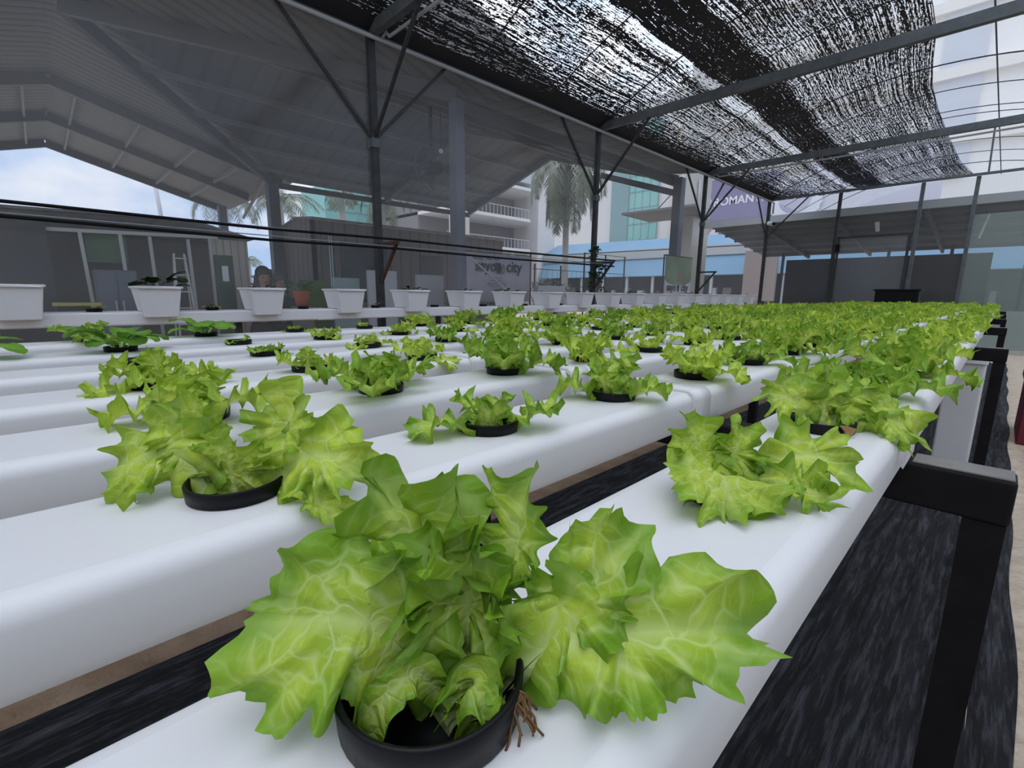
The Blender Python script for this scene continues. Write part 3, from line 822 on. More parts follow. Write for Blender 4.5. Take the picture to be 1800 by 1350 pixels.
CUP_PROF = [(.17, -.20), (.185, -.02), (.2, .0), (.222, .003), (.228, .075), (.222, .082), (.212, .078), (.205, .01), (.186, -.005), (.168, -.19), (.0, -.19)]
def cup_mesh(n=40):
    b = MB(); b.lathe(CUP_PROF, n=n)
    me = bpy.data.meshes.new('net_cup')
    me.from_pydata([(x * S, y * S, z * S) for x, y, z in b.v], [], b.f)
    me.polygons.foreach_set('use_smooth', b.s)
    me.materials.append(black_plastic)
    return me
CUP = cup_mesh()
plug_m = mat('dark_growing_sponge', (.012, .011, .01), .95, bump=(300, .6))

protos = [random_lettuce(100 + k, [.95, 1.1, 1.0, 1.15, .9, 1.2, 1.05, 1.12, 1.0, 1.15][k], n=[8, 9, 8, 9, 7, 10, 8, 9, 9, 8][k], nr=8, na=54).mesh('foliage', lettuce_m) for k in range(10)]
small_spec = {(4, 0): (.35, 4), (4, 1): (.62, 6), (3, 1): (.85, 6), (5, 1): (.52, 4), (6, 2): (.55, 5), (5, 2): (.75, 7), (6, 3): (.6, 4), (4, 2): (.75, 5), (5, 3): (.85, 7), (3, 2): (.95, 6), (2, 1): (1.2, 9), (2, 2): (1.25, 8), (1, 1): (.88, 5), (2, 0): (1.05, 6), (3, 0): (1.05, 7), (4, 3): (1.0, 7), (1, 2): (1.1, 7)}
GRP = 'curly lettuces in black net cups on the white channels'
rngp = random.Random(11)
SEED_AT = {(5, 0), (5, 1), (6, 0), (6, 2)}       # cups that hold oval-leaved seedlings in place of lettuce (index counts the added first cup)
size_word = lambda s: 'tiny' if s < .5 else 'small' if s < .8 else 'young' if s < 1.0 else 'bushy'
def place_lettuce(i, j, y):
    x = CHX[i]
    key = (i, j if i < 5 else j - 1)
    s = 1.0
    if (i, j) in hero:
        me = custom_lettuce(7 + i * 10 + j, hero[(i, j)]).mesh('foliage', lettuce_m)
        words = 'large-leaved'
    elif key in small_spec and key[1] >= 0:
        s, n = small_spec[key]
        me = random_lettuce(500 + i * 20 + j, s, n, nr=11, na=84).mesh('foliage', lettuce_m); words = size_word(s)
    elif j < 4 and i < 5:
        s = 1.1; me = random_lettuce(500 + i * 20 + j, s, 8, nr=10, na=76).mesh('foliage', lettuce_m); words = 'bushy'
    else:
        me = protos[rngp.randrange(10)]; s = None; words = 'bushy'
    root = thing('potted_lettuce', (x, y, ZT), '%s green curly lettuce, %s cup along the white channel %s' % (words, nth(j), CHN[i]), 'lettuce', GRP)
    c = bpy.data.objects.new('net_cup', CUP); COL.objects.link(c); c.parent = root; c.location = (0, 0, .0003)
    f = bpy.data.objects.new('foliage', me); COL.objects.link(f); f.parent = root
    if (i, j) == (0, 2):
        b = MB(); b.slab([(x + .15, y - .185, ZT + .09), (x + .19, y - .15, ZT + .09), (x + .235, y - .10, ZT + .07), (x + .22, y - .13, ZT + .03), (x + .19, y - .17, ZT + .02), (x + .18, y - .16, ZT + .05)], (.012, -.012, 0)); b.build('dried_leaf', mat('dried_leaf', (.30, .17, .07), .9), root)
    if s is None:
        f.rotation_euler = (0, 0, rngp.uniform(0, 6.28)); k = rngp.uniform(.92, 1.2); f.scale = (k, k, k * rngp.uniform(.9, 1.15))
    if (i, j) == (0, 0):
        c.scale = (1.0, 1.0, 1.25)
        b = MB(); rr = random.Random(2)
        for q_ in range(14):
            p_ = [(x + .19, y + .10, ZT + .10)]
            for w_ in range(5): p_.append((p_[-1][0] + rr.uniform(0, .02), p_[-1][1] + rr.uniform(-.015, .015), p_[-1][2] - rr.uniform(.008, .025)))
            b.tube(p_, .0032, 4)
        b.build('root_tuft', mat('dry_root', (.16, .08, .03), .9), root)
    return root

def oval_seedling(seed, n, L):
    rng = np.random.RandomState(seed); LM = LeafMesh()
    for k in range(n):
        az = k * 2.4 + rng.uniform(-.3, .3)
        l = L * rng.uniform(.8, 1.15)
        sp_, N = spine_of(az, l, math.radians(rng.uniform(50, 82)), math.radians(rng.uniform(-60, -10)), .02)
        leaf(LM, sp_, N, l * .26, rng, ruf=.006, cup=.1, nr=7, na=40, pl=.48, pw=.02, blister=.004, smooth_oval=True)
    return LM
for i in range(7):
    for j, y in enumerate(holes[i]):
        if (i, j) in SEED_AT:
            continue
        place_lettuce(i, j, y)
for (i, j), lab, n, L in (((5, 0), 'oval-leaved green seedling at the end of the channel second from the film wall', 7, .85),
                          ((5, 1), 'bushy oval-leaved green seedling in the second cup beside the curly lettuces', 11, .80),
                          ((6, 0), 'oval-leaved green seedling first on the channel nearest the film wall', 6, .8),
                          ((6, 2), 'low oval-leaved green seedling below the second wall planter gap', 9, .85)):
    root = thing('potted_seedling', (CHX[i], holes[i][j], ZT), lab, 'seedling', 'oval-leaved seedlings')
    c = bpy.data.objects.new('net_cup', CUP); COL.objects.link(c); c.parent = root; c.location = (0, 0, .0003)
    f = bpy.data.objects.new('foliage', oval_seedling(30 + i * 5 + j, n, L).mesh('foliage', seedling_m)); COL.objects.link(f); f.parent = root

# black tray at the far end of the bench
t = thing('black_tray', (-10.8, 86, -1), 'black plastic tray standing up behind the far end of the bench', 'tray')
b = MB(); b.box((-13.0, 84.4, -1.3), (-8.2, 86.4, 1.1)); b.build('tub', black_plastic, t, .1)
b = MB(); b.box((-13.2, 84.2, .9), (-8.0, 86.6, 1.15)); b.build('rim', black_plastic, t, .05)
b = MB(); b.box((-12.4, 85.0, -8), (-8.8, 86.0, -1.3)); b.build('stand', black_steel, t)
# things on the ground by the aisle
t = thing('white_bin', (.0, 30, -8), 'pale grey rectangular water bin between the bench legs by the aisle', 'bin')
b = MB(); b.box((-1.3, 26.5, -7.8), (-.15, 30.5, -2.6)); b.build('tub', mat('pale_bin', (.62, .6, .6), .5), t, .08)
b = MB(); b.box((-1.35, 26.4, -2.6), (-.1, 30.6, -2.4)); b.build('lid', mat('pale_lid', (.7, .69, .7), .5), t, .05)
t = thing('maroon_crate', (1.6, 40, -8), 'dark maroon crate on the ground at the far aisle edge', 'crate')
b = MB(); b.box((1.5, 38, -8), (3.6, 43, -4.6)); b.build('box', mat('maroon', (.14, .015, .03), .5), t, .1)
b = MB(); b.box((1.4, 37.9, -4.6), (3.7, 43.1, -4.3)); b.build('rim', mat('maroon', (.14, .015, .03), .5), t)

# ------------------------------------------------------------------ wall gully and white planters
t = thing('wall_gully', (-30.4, 40, -1.1), 'white plastic gully along the film wall under the white planters', 'gully')
GX0, GX1, GT, GB = -31.7, -29.75, -1.06, -1.72
b = MB(); b.box((GX0, -14, GB), (GX1, 82, GT)); b.build('channel', pot_m, t, .1)
for y in (12.2, 33, 54):
    b = MB(); b.box((GX0 - .03, y, GB - .03), (GX1 + .03, y + 1.1, GT + .02)); b.build('joint_sleeve', pot_m, t, .1)
for y in (-6, 8, 22, 36, 50, 64, 78):
    b = MB(); b.bar((-30.7, y, -8), (-30.7, y, GB), .3, .3, (0, 1, 0)); b.build('leg', post_steel, t)

def frustum(b, cx_, cy_, z0, z1, hx0, hy0, hx1, hy1):
    v = [(cx_ + sx * h[0], cy_ + sy * h[1], z) for z, h in ((z0, (hx0, hy0)), (z1, (hx1, hy1))) for sx, sy in ((-1, -1), (1, -1), (1, 1), (-1, 1))]
    b.add(v, [(0, 3, 2, 1), (4, 5, 6, 7), (0, 1, 5, 4), (1, 2, 6, 5), (2, 3, 7, 6), (3, 0, 4, 7)])

def planter_mesh():
    """white tapered trough pot whose front hangs below the gully edge, with a rolled rim"""
    b = MB()
    pr = [(-31.05, GT + .02), (-29.72, GT + .02), (-29.72, GT - .27), (-29.22, GT - .27), (-28.98, .10), (-31.28, .10)]
    hw = lambda z: .70 + .19 * (z - (GT - .27)) / (.10 - GT + .27)
    n = len(pr)
    v = [(x, -hw(z), z) for x, z in pr] + [(x, hw(z), z) for x, z in pr]
    b.add(v, [tuple(range(n)), tuple(range(2 * n - 1, n - 1, -1))] + [(k, k + n, (k + 1) % n + n, (k + 1) % n) for k in range(n) if k != 4])
    x0, x1, h = -31.36, -28.90, .97
    for a, c in (((x0, -h, .08), (x1, -h + .14, .20)), ((x0, h - .14, .08), (x1, h, .20)), ((x0, -h + .14, .08), (x0 + .14, h - .14, .20)), ((x1 - .14, -h + .14, .08), (x1, h - .14, .20))):
        b.box(a, c)
    return b
strawberry = []
def wall_foliage(seed, n, L, fl=0):
    rng = np.random.RandomState(seed); LM = LeafMesh()
    for k in range(n):
        az = rng.uniform(0, 6.28); l = L * rng.uniform(.6, 1.2)
        sp_, N = spine_of(az, l, math.radians(rng.uniform(25, 75)), math.radians(rng.uniform(-40, 10)), rng.uniform(.05, .5))
        for d_ in (-.5, 0, .5):
            leaf(LM, sp_, N, l * .2, rng, ruf=.02, cup=.1, lobes=9, nr=5, na=28, pl=.6, pw=.012, lob_d=.06, tooth=.08)
            sp_ = [np.array(p) + np.array([math.cos(az + 1.57), math.sin(az + 1.57), 0]) * .16 * l * max(0, (q_ / len(sp_) - .5)) * (1 if d_ < 0 else -2) for q_, p in enumerate(sp_)]
    return LM
berry_m = leaf_material('strawberry_leaf', (.010, .035, .008), (.03, .085, .018), (.05, .12, .03), vein=7, transl=.2)
fol = [wall_foliage(60, 9, 1.5).mesh('foliage', berry_m), wall_foliage(61, 4, .5).mesh('foliage', berry_m), wall_foliage(62, 6, .75).mesh('foliage', berry_m), wall_foliage(63, 5, .6).mesh('foliage', berry_m)]
pb_ = planter_mesh()
pot_me = None
what = ['almost bare', 'full of broad dark leaves', 'before the seated people', 'with a sparse seedling', 'with a dark leaf drooping over its side', 'before the grey column', 'before the hanging banner']
for k in range(18):
    yc = 4.97 * k - .72
    lab = 'white tapered planter %s, %s along the wall gully' % (what[k], nth(k)) if k < len(what) else 'white tapered planter with dark strawberry leaves, %s along the wall gully' % nth(k)
    root = thing('wall_planter', (-30.15, yc, GT), lab, 'planter', 'white planters on the wall gully')
    if pot_me is None:
        b = MB(); b.v = [(x, y + yc, z) for x, y, z in pb_.v]; b.f = pb_.f; b.s = pb_.s
        po = b.build('pot', pot_m, root, .05); pot_me = po
        b = MB(); b.box((-31.22, yc - .83, -.2), (-29.04, yc + .83, .09)); so = b.build('soil', soil_m, root)
    else:
        p2 = pot_me.copy(); COL.objects.link(p2); p2.parent = root
        s2 = so.copy(); COL.objects.link(s2); s2.parent = root
    fi = {0: 1, 1: 0, 2: 3, 3: 1, 4: 2, 5: 3, 6: 2, 7: 1}.get(k, [1, 2, 3][k % 3])
    f = bpy.data.objects.new('foliage', fol[fi]); COL.objects.link(f); f.parent = root; f.location = (0, 0, (.09 - GT) * S + .003); f.rotation_euler = (0, 0, k * 1.7)
# empty cups in the gully between the planters
for k in range(12):
    y = 4.97 * k + 1.8
    root = thing('gully_cup', (-30.7, y, GT), 'empty black net cup in the wall gully between %s and %s white planters' % (nth(k), nth(k + 1)), 'net cup', 'black cups in the wall gully')
    b = MB(); b.lathe([(.0, .005), (.3, .005), (.34, .16), (.30, .16), (.27, .06), (0, .06)], (-30.7, y, GT), 24); b.build('rim', black_plastic, root)
    if k in (0, 1, 3):
        f = bpy.data.objects.new('sprout', oval_seedling(80 + k, 4, .6).mesh('sprout', mat('straw_sprout', (.28, .27, .10), .7))); COL.objects.link(f); f.parent = root; f.location = (0, 0, .008)

# black water pipes carried on the brackets
for z, x, lab in ((3.66, XW + 2.6, 'upper black water pipe running along the film wall on the brackets'), (3.05, XW + 2.45, 'lower black water pipe running along the film wall on the brackets')):
    b = MB(); b.tube([(x, -14, z + .1), (x, 2, z - .02), (x, 10, z - .1), (x, 18.4, z), (x, 30, z - .08), (x, 45.5, z)], .085, 6)
    tag(b.build('water_pipe', black_plastic), lab, 'water pipe', 'black pipes along the film wall')
for dz, x, lab in ((.15, XW + 2.0, 'thin grey wire strung above the black water pipes'), (-.35, XW + 2.2, 'thin grey wire strung just under the upper black water pipe')):
    b = MB(); b.tube([(x, -14, 3.6 + dz), (x, 18.4, 3.55 + dz), (x, 45, 3.6 + dz)], .03, 5)
    tag(b.build('support_wire', galv_light), lab, 'wire', 'wires along the film wall')
b = MB()
for q in range(2): b.tube([(XW + 2.4 + .06 * q, 13.6 + .12 * q, z) if True else 0 for z in np.linspace(3.5, -.2, 6)], .025, 5)
tag(b.build('hanging_twine', mat('pale_twine', (.35, .48, .48), .8)), 'pale green twine hanging from the pipes into the fourth planter', 'twine')
# climbing plant on the second post
def vine():
    rng = np.random.RandomState(9); LM = LeafMesh()
    for k in range(46):
        z = -.2 + 5.6 * rng.rand() ** .8; az = rng.uniform(0, 6.28)
        c = np.array([rng.uniform(.35, .9), rng.uniform(-.8, 1.1), z]) if z < 3.6 else np.array([.5, rng.uniform(-1.6, .4), z])
        l = rng.uniform(.6, 1.1)
        sp_, N = spine_of(az, l, math.radians(rng.uniform(0, 50)), math.radians(-60), .0)
        leaf(LM, [np.array(p) + c for p in sp_], N, l * .35, rng, ruf=.03, lobes=5, nr=5, na=30, pl=.35)
    return LM
t = thing('climbing_plant', (XW, 45, 0), 'dark climbing plant wound round the second wall post above the planters', 'climbing plant')
f = bpy.data.objects.new('foliage', vine().mesh('foliage', berry_m)); COL.objects.link(f); f.parent = t
b = MB(); b.tube([(XW + .55, 45 + .5 * math.sin(z * 1.4), z) for z in np.linspace(-.3, 5, 14)], .05, 5); b.build('stem', dark_leaf, t)

# ------------------------------------------------------------------ outside: big canopy of two crossing gables
steel_dark = mat('canopy_steel', (.075, .075, .08), .6)
steel_light = mat('canopy_purlin', (.20, .20, .21), .6)
column_m = mat('column_paint', (.11, .12, .15), .6)
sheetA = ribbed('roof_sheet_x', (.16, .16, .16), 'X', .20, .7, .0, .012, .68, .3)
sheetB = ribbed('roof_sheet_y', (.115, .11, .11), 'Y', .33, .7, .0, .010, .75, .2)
cn = thing('canopy', (-100, 20, -8), 'large dark steel canopy of two crossing gable roofs outside the film wall', 'canopy')
zA = lambda y: 32 - .29 * abs(y - 5)
zB = lambda x: 31 - .30 * abs(x + 76) if x < -46 else 22 - .1 * (x + 46)
XV = -106
# wing A far part
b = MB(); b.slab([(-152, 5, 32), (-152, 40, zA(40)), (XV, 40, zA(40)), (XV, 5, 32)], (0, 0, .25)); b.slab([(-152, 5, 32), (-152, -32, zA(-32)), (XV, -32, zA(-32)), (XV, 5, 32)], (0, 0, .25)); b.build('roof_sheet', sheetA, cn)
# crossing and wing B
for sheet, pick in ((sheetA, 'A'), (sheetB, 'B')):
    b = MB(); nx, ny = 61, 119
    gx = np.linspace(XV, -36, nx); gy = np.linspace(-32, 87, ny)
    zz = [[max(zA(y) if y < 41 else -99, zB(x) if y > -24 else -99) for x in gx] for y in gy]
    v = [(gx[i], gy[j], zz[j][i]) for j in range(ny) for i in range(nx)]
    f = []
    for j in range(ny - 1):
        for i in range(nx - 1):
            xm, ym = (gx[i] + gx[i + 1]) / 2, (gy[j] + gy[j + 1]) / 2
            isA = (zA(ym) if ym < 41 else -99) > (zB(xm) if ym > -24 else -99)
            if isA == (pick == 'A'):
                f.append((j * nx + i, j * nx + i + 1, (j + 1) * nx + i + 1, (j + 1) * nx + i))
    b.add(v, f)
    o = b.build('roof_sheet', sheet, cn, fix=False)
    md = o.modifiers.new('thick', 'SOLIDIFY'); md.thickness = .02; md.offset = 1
for x in (-151, -128, XV):
    b = MB(); b.bar((x, 5, 31.2), (x, 38, zA(38) - .8), .8, 1.5); b.bar((x, 5, 31.2), (x, -31, zA(-31) - .8), .8, 1.5); b.build('rafter', steel_dark, cn)
for y in (-22, -13, -4, 2, 8, 16, 24, 31):
    b = MB(); b.bar((-151, y, zA(y) - .45), (XV, y, zA(y) - .45), .35, .8); b.build('purlin', steel_light, cn)
b = MB(); b.bar((XV, 36, 21.6), (-76, 5.5, 30.2), .8, 1.6); b.bar((-46, 36, 21.6), (-76, 5.5, 30.2), .8, 1.6); b.build('valley_beam', steel_dark, cn)
for y in (86, 61):
    b = MB(); b.bar((-76, y, 30.3), (-105, y, 21.4), .7, 1.3); b.bar((-76, y, 30.3), (-45, y, 20.9), .7, 1.3); b.build('rafter', steel_dark if y < 80 else column_m, cn)
b = MB(); b.bar((-62, 86.2, 24.2), (-45, 86.2, 18.4), .6, 1.1); b.build('knee_brace', column_m, cn)
for x in (-102, -96, -90, -83, -69, -62, -55, -49):
    y0 = 36 + max(0, 0) if x in (-102,) else 5 + (31 * (1 - (30 - abs(x + 76)) / 30))
    y0 = 5 + 31 * abs(x + 76) / 30
    b = MB(); b.bar((x, y0, zB(x) - .4), (x, 87, zB(x) - .4), .3, .7); b.build('purlin', steel_light, cn)
b = MB(); b.bar((-106, 36, 21.0), (-106, 87, 21.0), .5, 1.1); b.bar((-46, 36, 20.6), (-46, 87, 20.6), .5, 1.3); b.build('eave_beam', steel_dark, cn)
for x, y, w_ in ((-46, 36, 1.25), (-106, 36, 2.0), (-143, 36, 1.8), (-45, 87, 1.6), (-46, -28, 1.9)):
    b = MB(); b.bar((x, y, -8), (x, y, 21.2), w_, w_, (0, 1, 0)); b.build('column', column_m, cn)
b = MB(); b.bar((-140, 40, 18.5), (-108, 36, 23.0), .5, .5); b.build('strut', steel_light, cn)

# wall fan and bulb under the canopy
fan_wire = mat('fan_wire', (.16, .16, .165), .6)
t = thing('wall_fan', (-60, 43, 18.5), 'round caged fan hung under the canopy near the grey column', 'fan')
b = MB(); b.tube([(-60, 43 + 3.4 * math.cos(a), 17.6 + 3.4 * math.sin(a)) for a in np.linspace(0, 6.283, 33)], .07, 5, False)
for a in np.linspace(0, 5.9, 16): b.tube([(-59.6, 43, 17.6), (-60, 43 + 3.4 * math.cos(a), 17.6 + 3.4 * math.sin(a))], .018, 4)
b.build('cage', fan_wire, t)
b = MB(); b.tube([(-59.2, 43, 17.6), (-61.5, 43, 17.6)], .9, 10); b.bar((-61, 43, 17.6), (-61, 43, 26.0), .4); b.build('motor', black_steel, t)
b = MB()
for a in (0, 2.09, 4.19): b.slab([(-59.7, 43 + .6 * math.cos(a), 17.6 + .6 * math.sin(a)), (-59.7, 43 + 3 * math.cos(a - .3), 17.6 + 3 * math.sin(a - .3)), (-59.9, 43 + 3 * math.cos(a + .3), 17.6 + 3 * math.sin(a + .3))], (.06, 0, 0))
b.build('blade', mat('fan_blade', (.06, .065, .07), .5), t)
t = thing('light_bulb', (-58, 42.6, 19.6), 'bare white light bulb hanging beside the fan', 'light bulb')
b = MB(); b.ball((-58, 42.6, 19.5), .34, 10, 8); b.build('bulb', mat('bulb_glass', (.85, .85, .82), .2), t)
b = MB(); b.tube([(-58, 42.6, 19.8), (-58, 42.6, 25.4)], .06, 5); b.build('cord', black_plastic, t)

# ------------------------------------------------------------------ outside: market stall on the left
dark_net = mat('dark_shade_cloth', (.035, .037, .040), .9, noise=(3, .3, (.05, .05, .052)))
green_cloth = mat('green_cloth', (.07, .14, .06), .8, noise=(2, .3, (.10, .18, .09)))
beige_clad = ribbed('beige_cladding', (.50, .45, .39), 'Y', .10, .6, 0, .008, .7, .2)
stall_wall = mat('stall_back', (.10, .10, .09), .9, noise=(1.2, .3, (.16, .14, .12)))
white_frame = mat('white_frame', (.55, .55, .54), .6)
st = thing('market_stall', (-90, 8, -8), 'long open-fronted stall with a corrugated roof beyond the film wall', 'stall')
b = MB(); b.slab([(-73, -24, 7.3), (-73, 15.2, 8.5), (-104, 25, 8.6), (-104, -24, 7.6)], (0, 0, .2))
b.slab([(-73, -24, 7.3), (-73, 15.2, 8.5), (-90, 17, 10.6), (-90, -24, 9.7)], (0, 0, .25)); b.slab([(-73, 15.2, 8.5), (-73.5, 22, 6.9), (-92, 24, 7.4), (-90, 17, 10.6)], (0, 0, .25)); b.build('roof', ribbed('stall_roof', (.17, .19, .18), 'Y', .35, .6, 0, .02, .7, .25), st)
b = MB(); b.box((-100, -24, -8), (-99, 25, 8.5)); b.build('back_wall', stall_wall, st)
b = MB(); b.box((-75.3, 17.2, -8), (-75.0, 21.6, 6.8)); b.build('clad_front', beige_clad, st)
b = MB(); b.box((-75.2, 16.9, -8), (-74.9, 17.2, 7.4)); b.build('corner_board', white_frame, st)
b = MB(); b.bar((-75, .5, 6.5), (-75, 18, 7.0), .3, .4); b.build('front_rail', white_frame, st)
for y0, y1 in ((4.15, 4.6), (7.75, 8.0), (10.6, 10.8), (14.6, 14.8)):
    b = MB(); b.bar((-75, y0, 6.5), (-75, y1, -8), .34, .34, (1, 0, 0)); b.build('front_post', white_frame, st)
b = MB(); b.box((-74.8, -24, -8), (-74.5, 1.4, 6.9)); tag(b.build('dark_curtain', dark_net), 'black shade cloth curtain closing the left end of the stall', 'curtain')
b = MB(); b.box((-76.5, 4.6, 3.2), (-76.3, 8.4, 6.6)); tag(b.build('green_awning', green_cloth), 'faded green cloth hung between the white posts of the stall', 'cloth')
t = thing('grey_cabinet', (-72, 6, -8), 'blue-grey metal cabinet standing in front of the stall', 'cabinet')
b = MB(); b.box((-73, 4.6, -8), (-71, 8.4, 2.2)); b.build('body', mat('cabinet_grey', (.11, .13, .16), .5), t, .1)
b = MB(); b.box((-70.98, 4.8, -7.5), (-70.9, 6.4, 2.0)); d_ = b.build('door', mat('cabinet_door', (.13, .15, .18), .5), t)
b = MB(); b.box((-70.9, 6.1, -2.6), (-70.7, 6.25, -1.2)); b.build('handle', galv_light, d_)
b = MB(); b.box((-70.98, 6.6, -7.5), (-70.9, 8.2, 2.0)); d_ = b.build('door', MATS['cabinet_door'], t)
b = MB(); b.box((-70.9, 6.75, -2.6), (-70.7, 6.9, -1.2)); b.build('handle', galv_light, d_)
t = thing('step_ladder', (-68, 12, -8), 'pale folding step ladder standing open by the stall', 'ladder')
for y0, y1 in ((11.7, 11.2), (12.7, 13.4)):
    b = MB(); b.bar((-68, y0, 4.2), (-67.5, y1, -8), .18, .25, (1, 0, 0)); b.build('rail', white_frame, t)
    b = MB(); b.bar((-68.2, y0, 4.2), (-70.5, y1, -8), .14, .2, (1, 0, 0)); b.build('back_rail', white_frame, t)
for q in range(6):
    z = 3.6 - q * 1.9; b = MB(); b.box((-68.1 + q * .07, 11.6 - q * .07, z), (-67.6 + q * .08, 12.85 + q * .1, z + .12)); b.build('step', white_frame, t)
t = thing('green_board', (-70, 17, -8), 'dark green notice board with a white sheet pinned on it', 'board')
pA, pB = at(375, 448, 0, -70), at(408, 452, 0, -70)
b = MB(); b.box((-70.2, pA[1], -8), (-69.8, pB[1], pA[2])); b.build('panel', mat('board_green', (.025, .06, .03), .6), t)
b = MB(); b.box((-69.8, 16.9, 1.2), (-69.7, 17.6, 3.1)); b.build('notice', mat('paper_white', (.75, .77, .77), .7), t)

# small stand of yellow and white produce in front of the stall
t = thing('low_table', (-66, 2, -8), 'low yellow-edged table with pale goods in front of the stall', 'table')
b = MB(); b.box((-67, .8, -1.6), (-64, 4.4, -1.3)); b.build('top', mat('yellow_edge', (.45, .40, .10), .6), t)
for x in (-66.8, -64.2):
    for y in (1, 4.2):
        b = MB(); b.bar((x, y, -8), (x, y, -1.6), .2, .2, (0, 1, 0)); b.build('leg', post_steel, t)

# ------------------------------------------------------------------ outside: brown clad cabin
brown = ribbed('brown_cladding', (.20, .165, .145), 'Y', .27, .65, 0, .01, .6, .12)
brown_x = ribbed('brown_cladding_end', (.17, .145, .13), 'X', .27, .65, 0, .01, .6, .12)
cb = thing('clad_cabin', (-100, 60, -8), 'low brown cabin with vertical cladding behind the hanging banner', 'cabin')
b = MB(); b.box((-91, 37, -8), (-90, 84.5, 12.9)); b.build('front_wall', brown, cb)
b = MB(); b.slab([(-90, 37.0, -8), (-107, 37.0, -8), (-107, 37.0, 12.4), (-98, 37.0, 13.6), (-90, 37.0, 12.9)], (0, .6, 0)); b.build('end_wall', brown_x, cb)
b = MB(); b.slab([(-88.5, 36.4, 12.9), (-88.5, 86, 12.9), (-98, 86, 13.8), (-98, 36.4, 13.8)], (0, 0, .3)); b.slab([(-108, 37, 12.5), (-108, 86, 12.5), (-98, 86, 13.8), (-98, 37, 13.8)], (0, 0, .3)); b.build('roof', ribbed('cabin_roof', (.30, .27, .25), 'Y', .4, .6, 0, .02, .7, .25), cb)
b = MB(); b.box((-89.95, 42, -2), (-89.85, 52, 9.5)); b.build('window', mat('dark_window', (.03, .04, .035), .2), cb)
b = MB(); b.box((-89.95, 60, -8), (-89.85, 66, 8)); b.build('door', mat('cabin_door', (.10, .09, .085), .6), cb)
b = MB(); b.box((-89.95, 72, 1.5), (-89.85, 80, 9)); b.build('window', MATS['dark_window'], cb)
# white cabinets / boards standing before it
for y0, y1, z, x, lab in ((32.5, 37.0, 3.0, -62, 'tall white board leaning behind the fourth and fifth planters'), (41.0, 46.0, 2.7, -63, 'white board leaning behind the grey column'), (28.2, 32.0, 1.9, -63.5, 'pale grey-green water tank behind the hanging twine')):
    b = MB(); b.box((x, y0, -8), (x + .5, y1, z)); tag(b.build('leaning_board', mat('board_%d' % int(y0), (.5, .5, .52) if z > 2 else (.28, .36, .36), .6), bevel=.05), lab, 'board')
t = thing('orange_plant_pot', (-50, 21, -8), 'orange plant pot with bushy green leaves on a stand outside the film', 'potted plant')
pc = at(530, 520, 0, -50)
b = MB(); b.lathe([(0, -1.0), (.55, -1.0), (.8, .45), (.85, .5), (.7, .45), (0, .3)], (pc[0], pc[1], pc[2]), 20); b.build('pot', mat('terracotta', (.50, .13, .06), .7), t)
b = MB(); b.box((pc[0] - .8, pc[1] - .8, -8), (pc[0] + .8, pc[1] + .8, pc[2] - 1.0)); b.build('stand', stall_wall, t)
f = bpy.data.objects.new('foliage', wall_foliage(90, 16, 1.6).mesh('foliage', mat('mid_green_leaf', (.07, .16, .04), .6))); COL.objects.link(f); f.parent = t; f.location = Vector(W((pc[0], pc[1], pc[2] + .4))) - t.location
b = MB(); b.box((-84, 31.5, -8), (-83.6, 36.4, 2.0)); tag(b.build('green_screen', mat('lime_cloth', (.12, .20, .04), .8)), 'yellow-green cloth screen before the brown cabin, right of the seated people', 'screen')

# hanging banner
bn = thing('hanging_banner', (-55, 51, 3), 'pale lilac fabric banner with dark lettering hung behind the planters', 'banner')
p0, p1 = at(820, 449, 0, -55), at(932, 449, 0, -55)
ny = 20
b = MB(); v = []
for z in (-1.2, 5.85):
    for k in range(ny + 1):
        v.append((-55 + .08 * math.sin(k * 1.3 + z), p0[1] + (p1[1] - p0[1]) * k / ny, z))
b.add(v, [(k, k + 1, ny + 2 + k, ny + 1 + k) for k in range(ny)], True); o = b.build('cloth', mat('lilac_cloth', (.46, .43, .50), .8), bn, fix=False)
md = o.modifiers.new('thick', 'SOLIDIFY'); md.thickness = .01
ink = mat('dark_ink', (.03, .03, .035), .7); grey_ink = mat('grey_ink', (.24, .22, .26), .7); leaf_ink = mat('sage_ink', (.18, .22, .17), .7)
Yd, Zd = (0, 1, 0), (0, 0, 1)
text(bn, 'sayo', (-54.78, 46.05, 3.35), Yd, Zd, 2.35, ink, bold=.035)
text(bn, 'city', (-54.78, 52.35, 3.35), Yd, Zd, 2.35, ink, bold=.035)
text(bn, 'Wish you were', (-54.78, 45.6, 4.75), Yd, Zd, 1.05, grey_ink, shear=.3) if False else None
b = MB(); b.slab([(-54.8, 50.0, 4.6), (-54.8, 51.1, 4.55), (-54.8, 51.25, 3.9), (-54.8, 50.9, 3.0), (-54.8, 50.5, 3.1), (-54.8, 50.2, 3.9)], (.05, 0, 0)); b.build('logo_leaf', ink, bn)
b = MB(); b.slab([(-54.8, 51.7, 4.55), (-54.8, 52.1, 3.9), (-54.8, 51.95, 3.05), (-54.8, 51.2, 2.95), (-54.8, 51.25, 3.7)], (.05, 0, 0)); b.build('logo_leaf', leaf_ink, bn)
for q, (ya, yb) in enumerate(((49.3, 51.6), (49.1, 51.4), (48.5, 52.4), (48.7, 52.2), (49.4, 51.4))):
    b = MB(); b.box((-54.85, ya, 2.3 - q * .42), (-54.78, yb, 2.4 - q * .42)); b.build('small_print', grey_ink, bn)
for ya, yb in ((45.6, 46.5), (46.8, 47.6), (48.2, 49.4), (49.7, 50.9)):
    b = MB(); n_ = 14
    b.tube([(-54.8, ya + (yb - ya) * q / n_, 5.15 + .22 * math.sin(q * 1.9)) for q in range(n_ + 1)], .045, 4); b.build('script_line', grey_ink, bn)
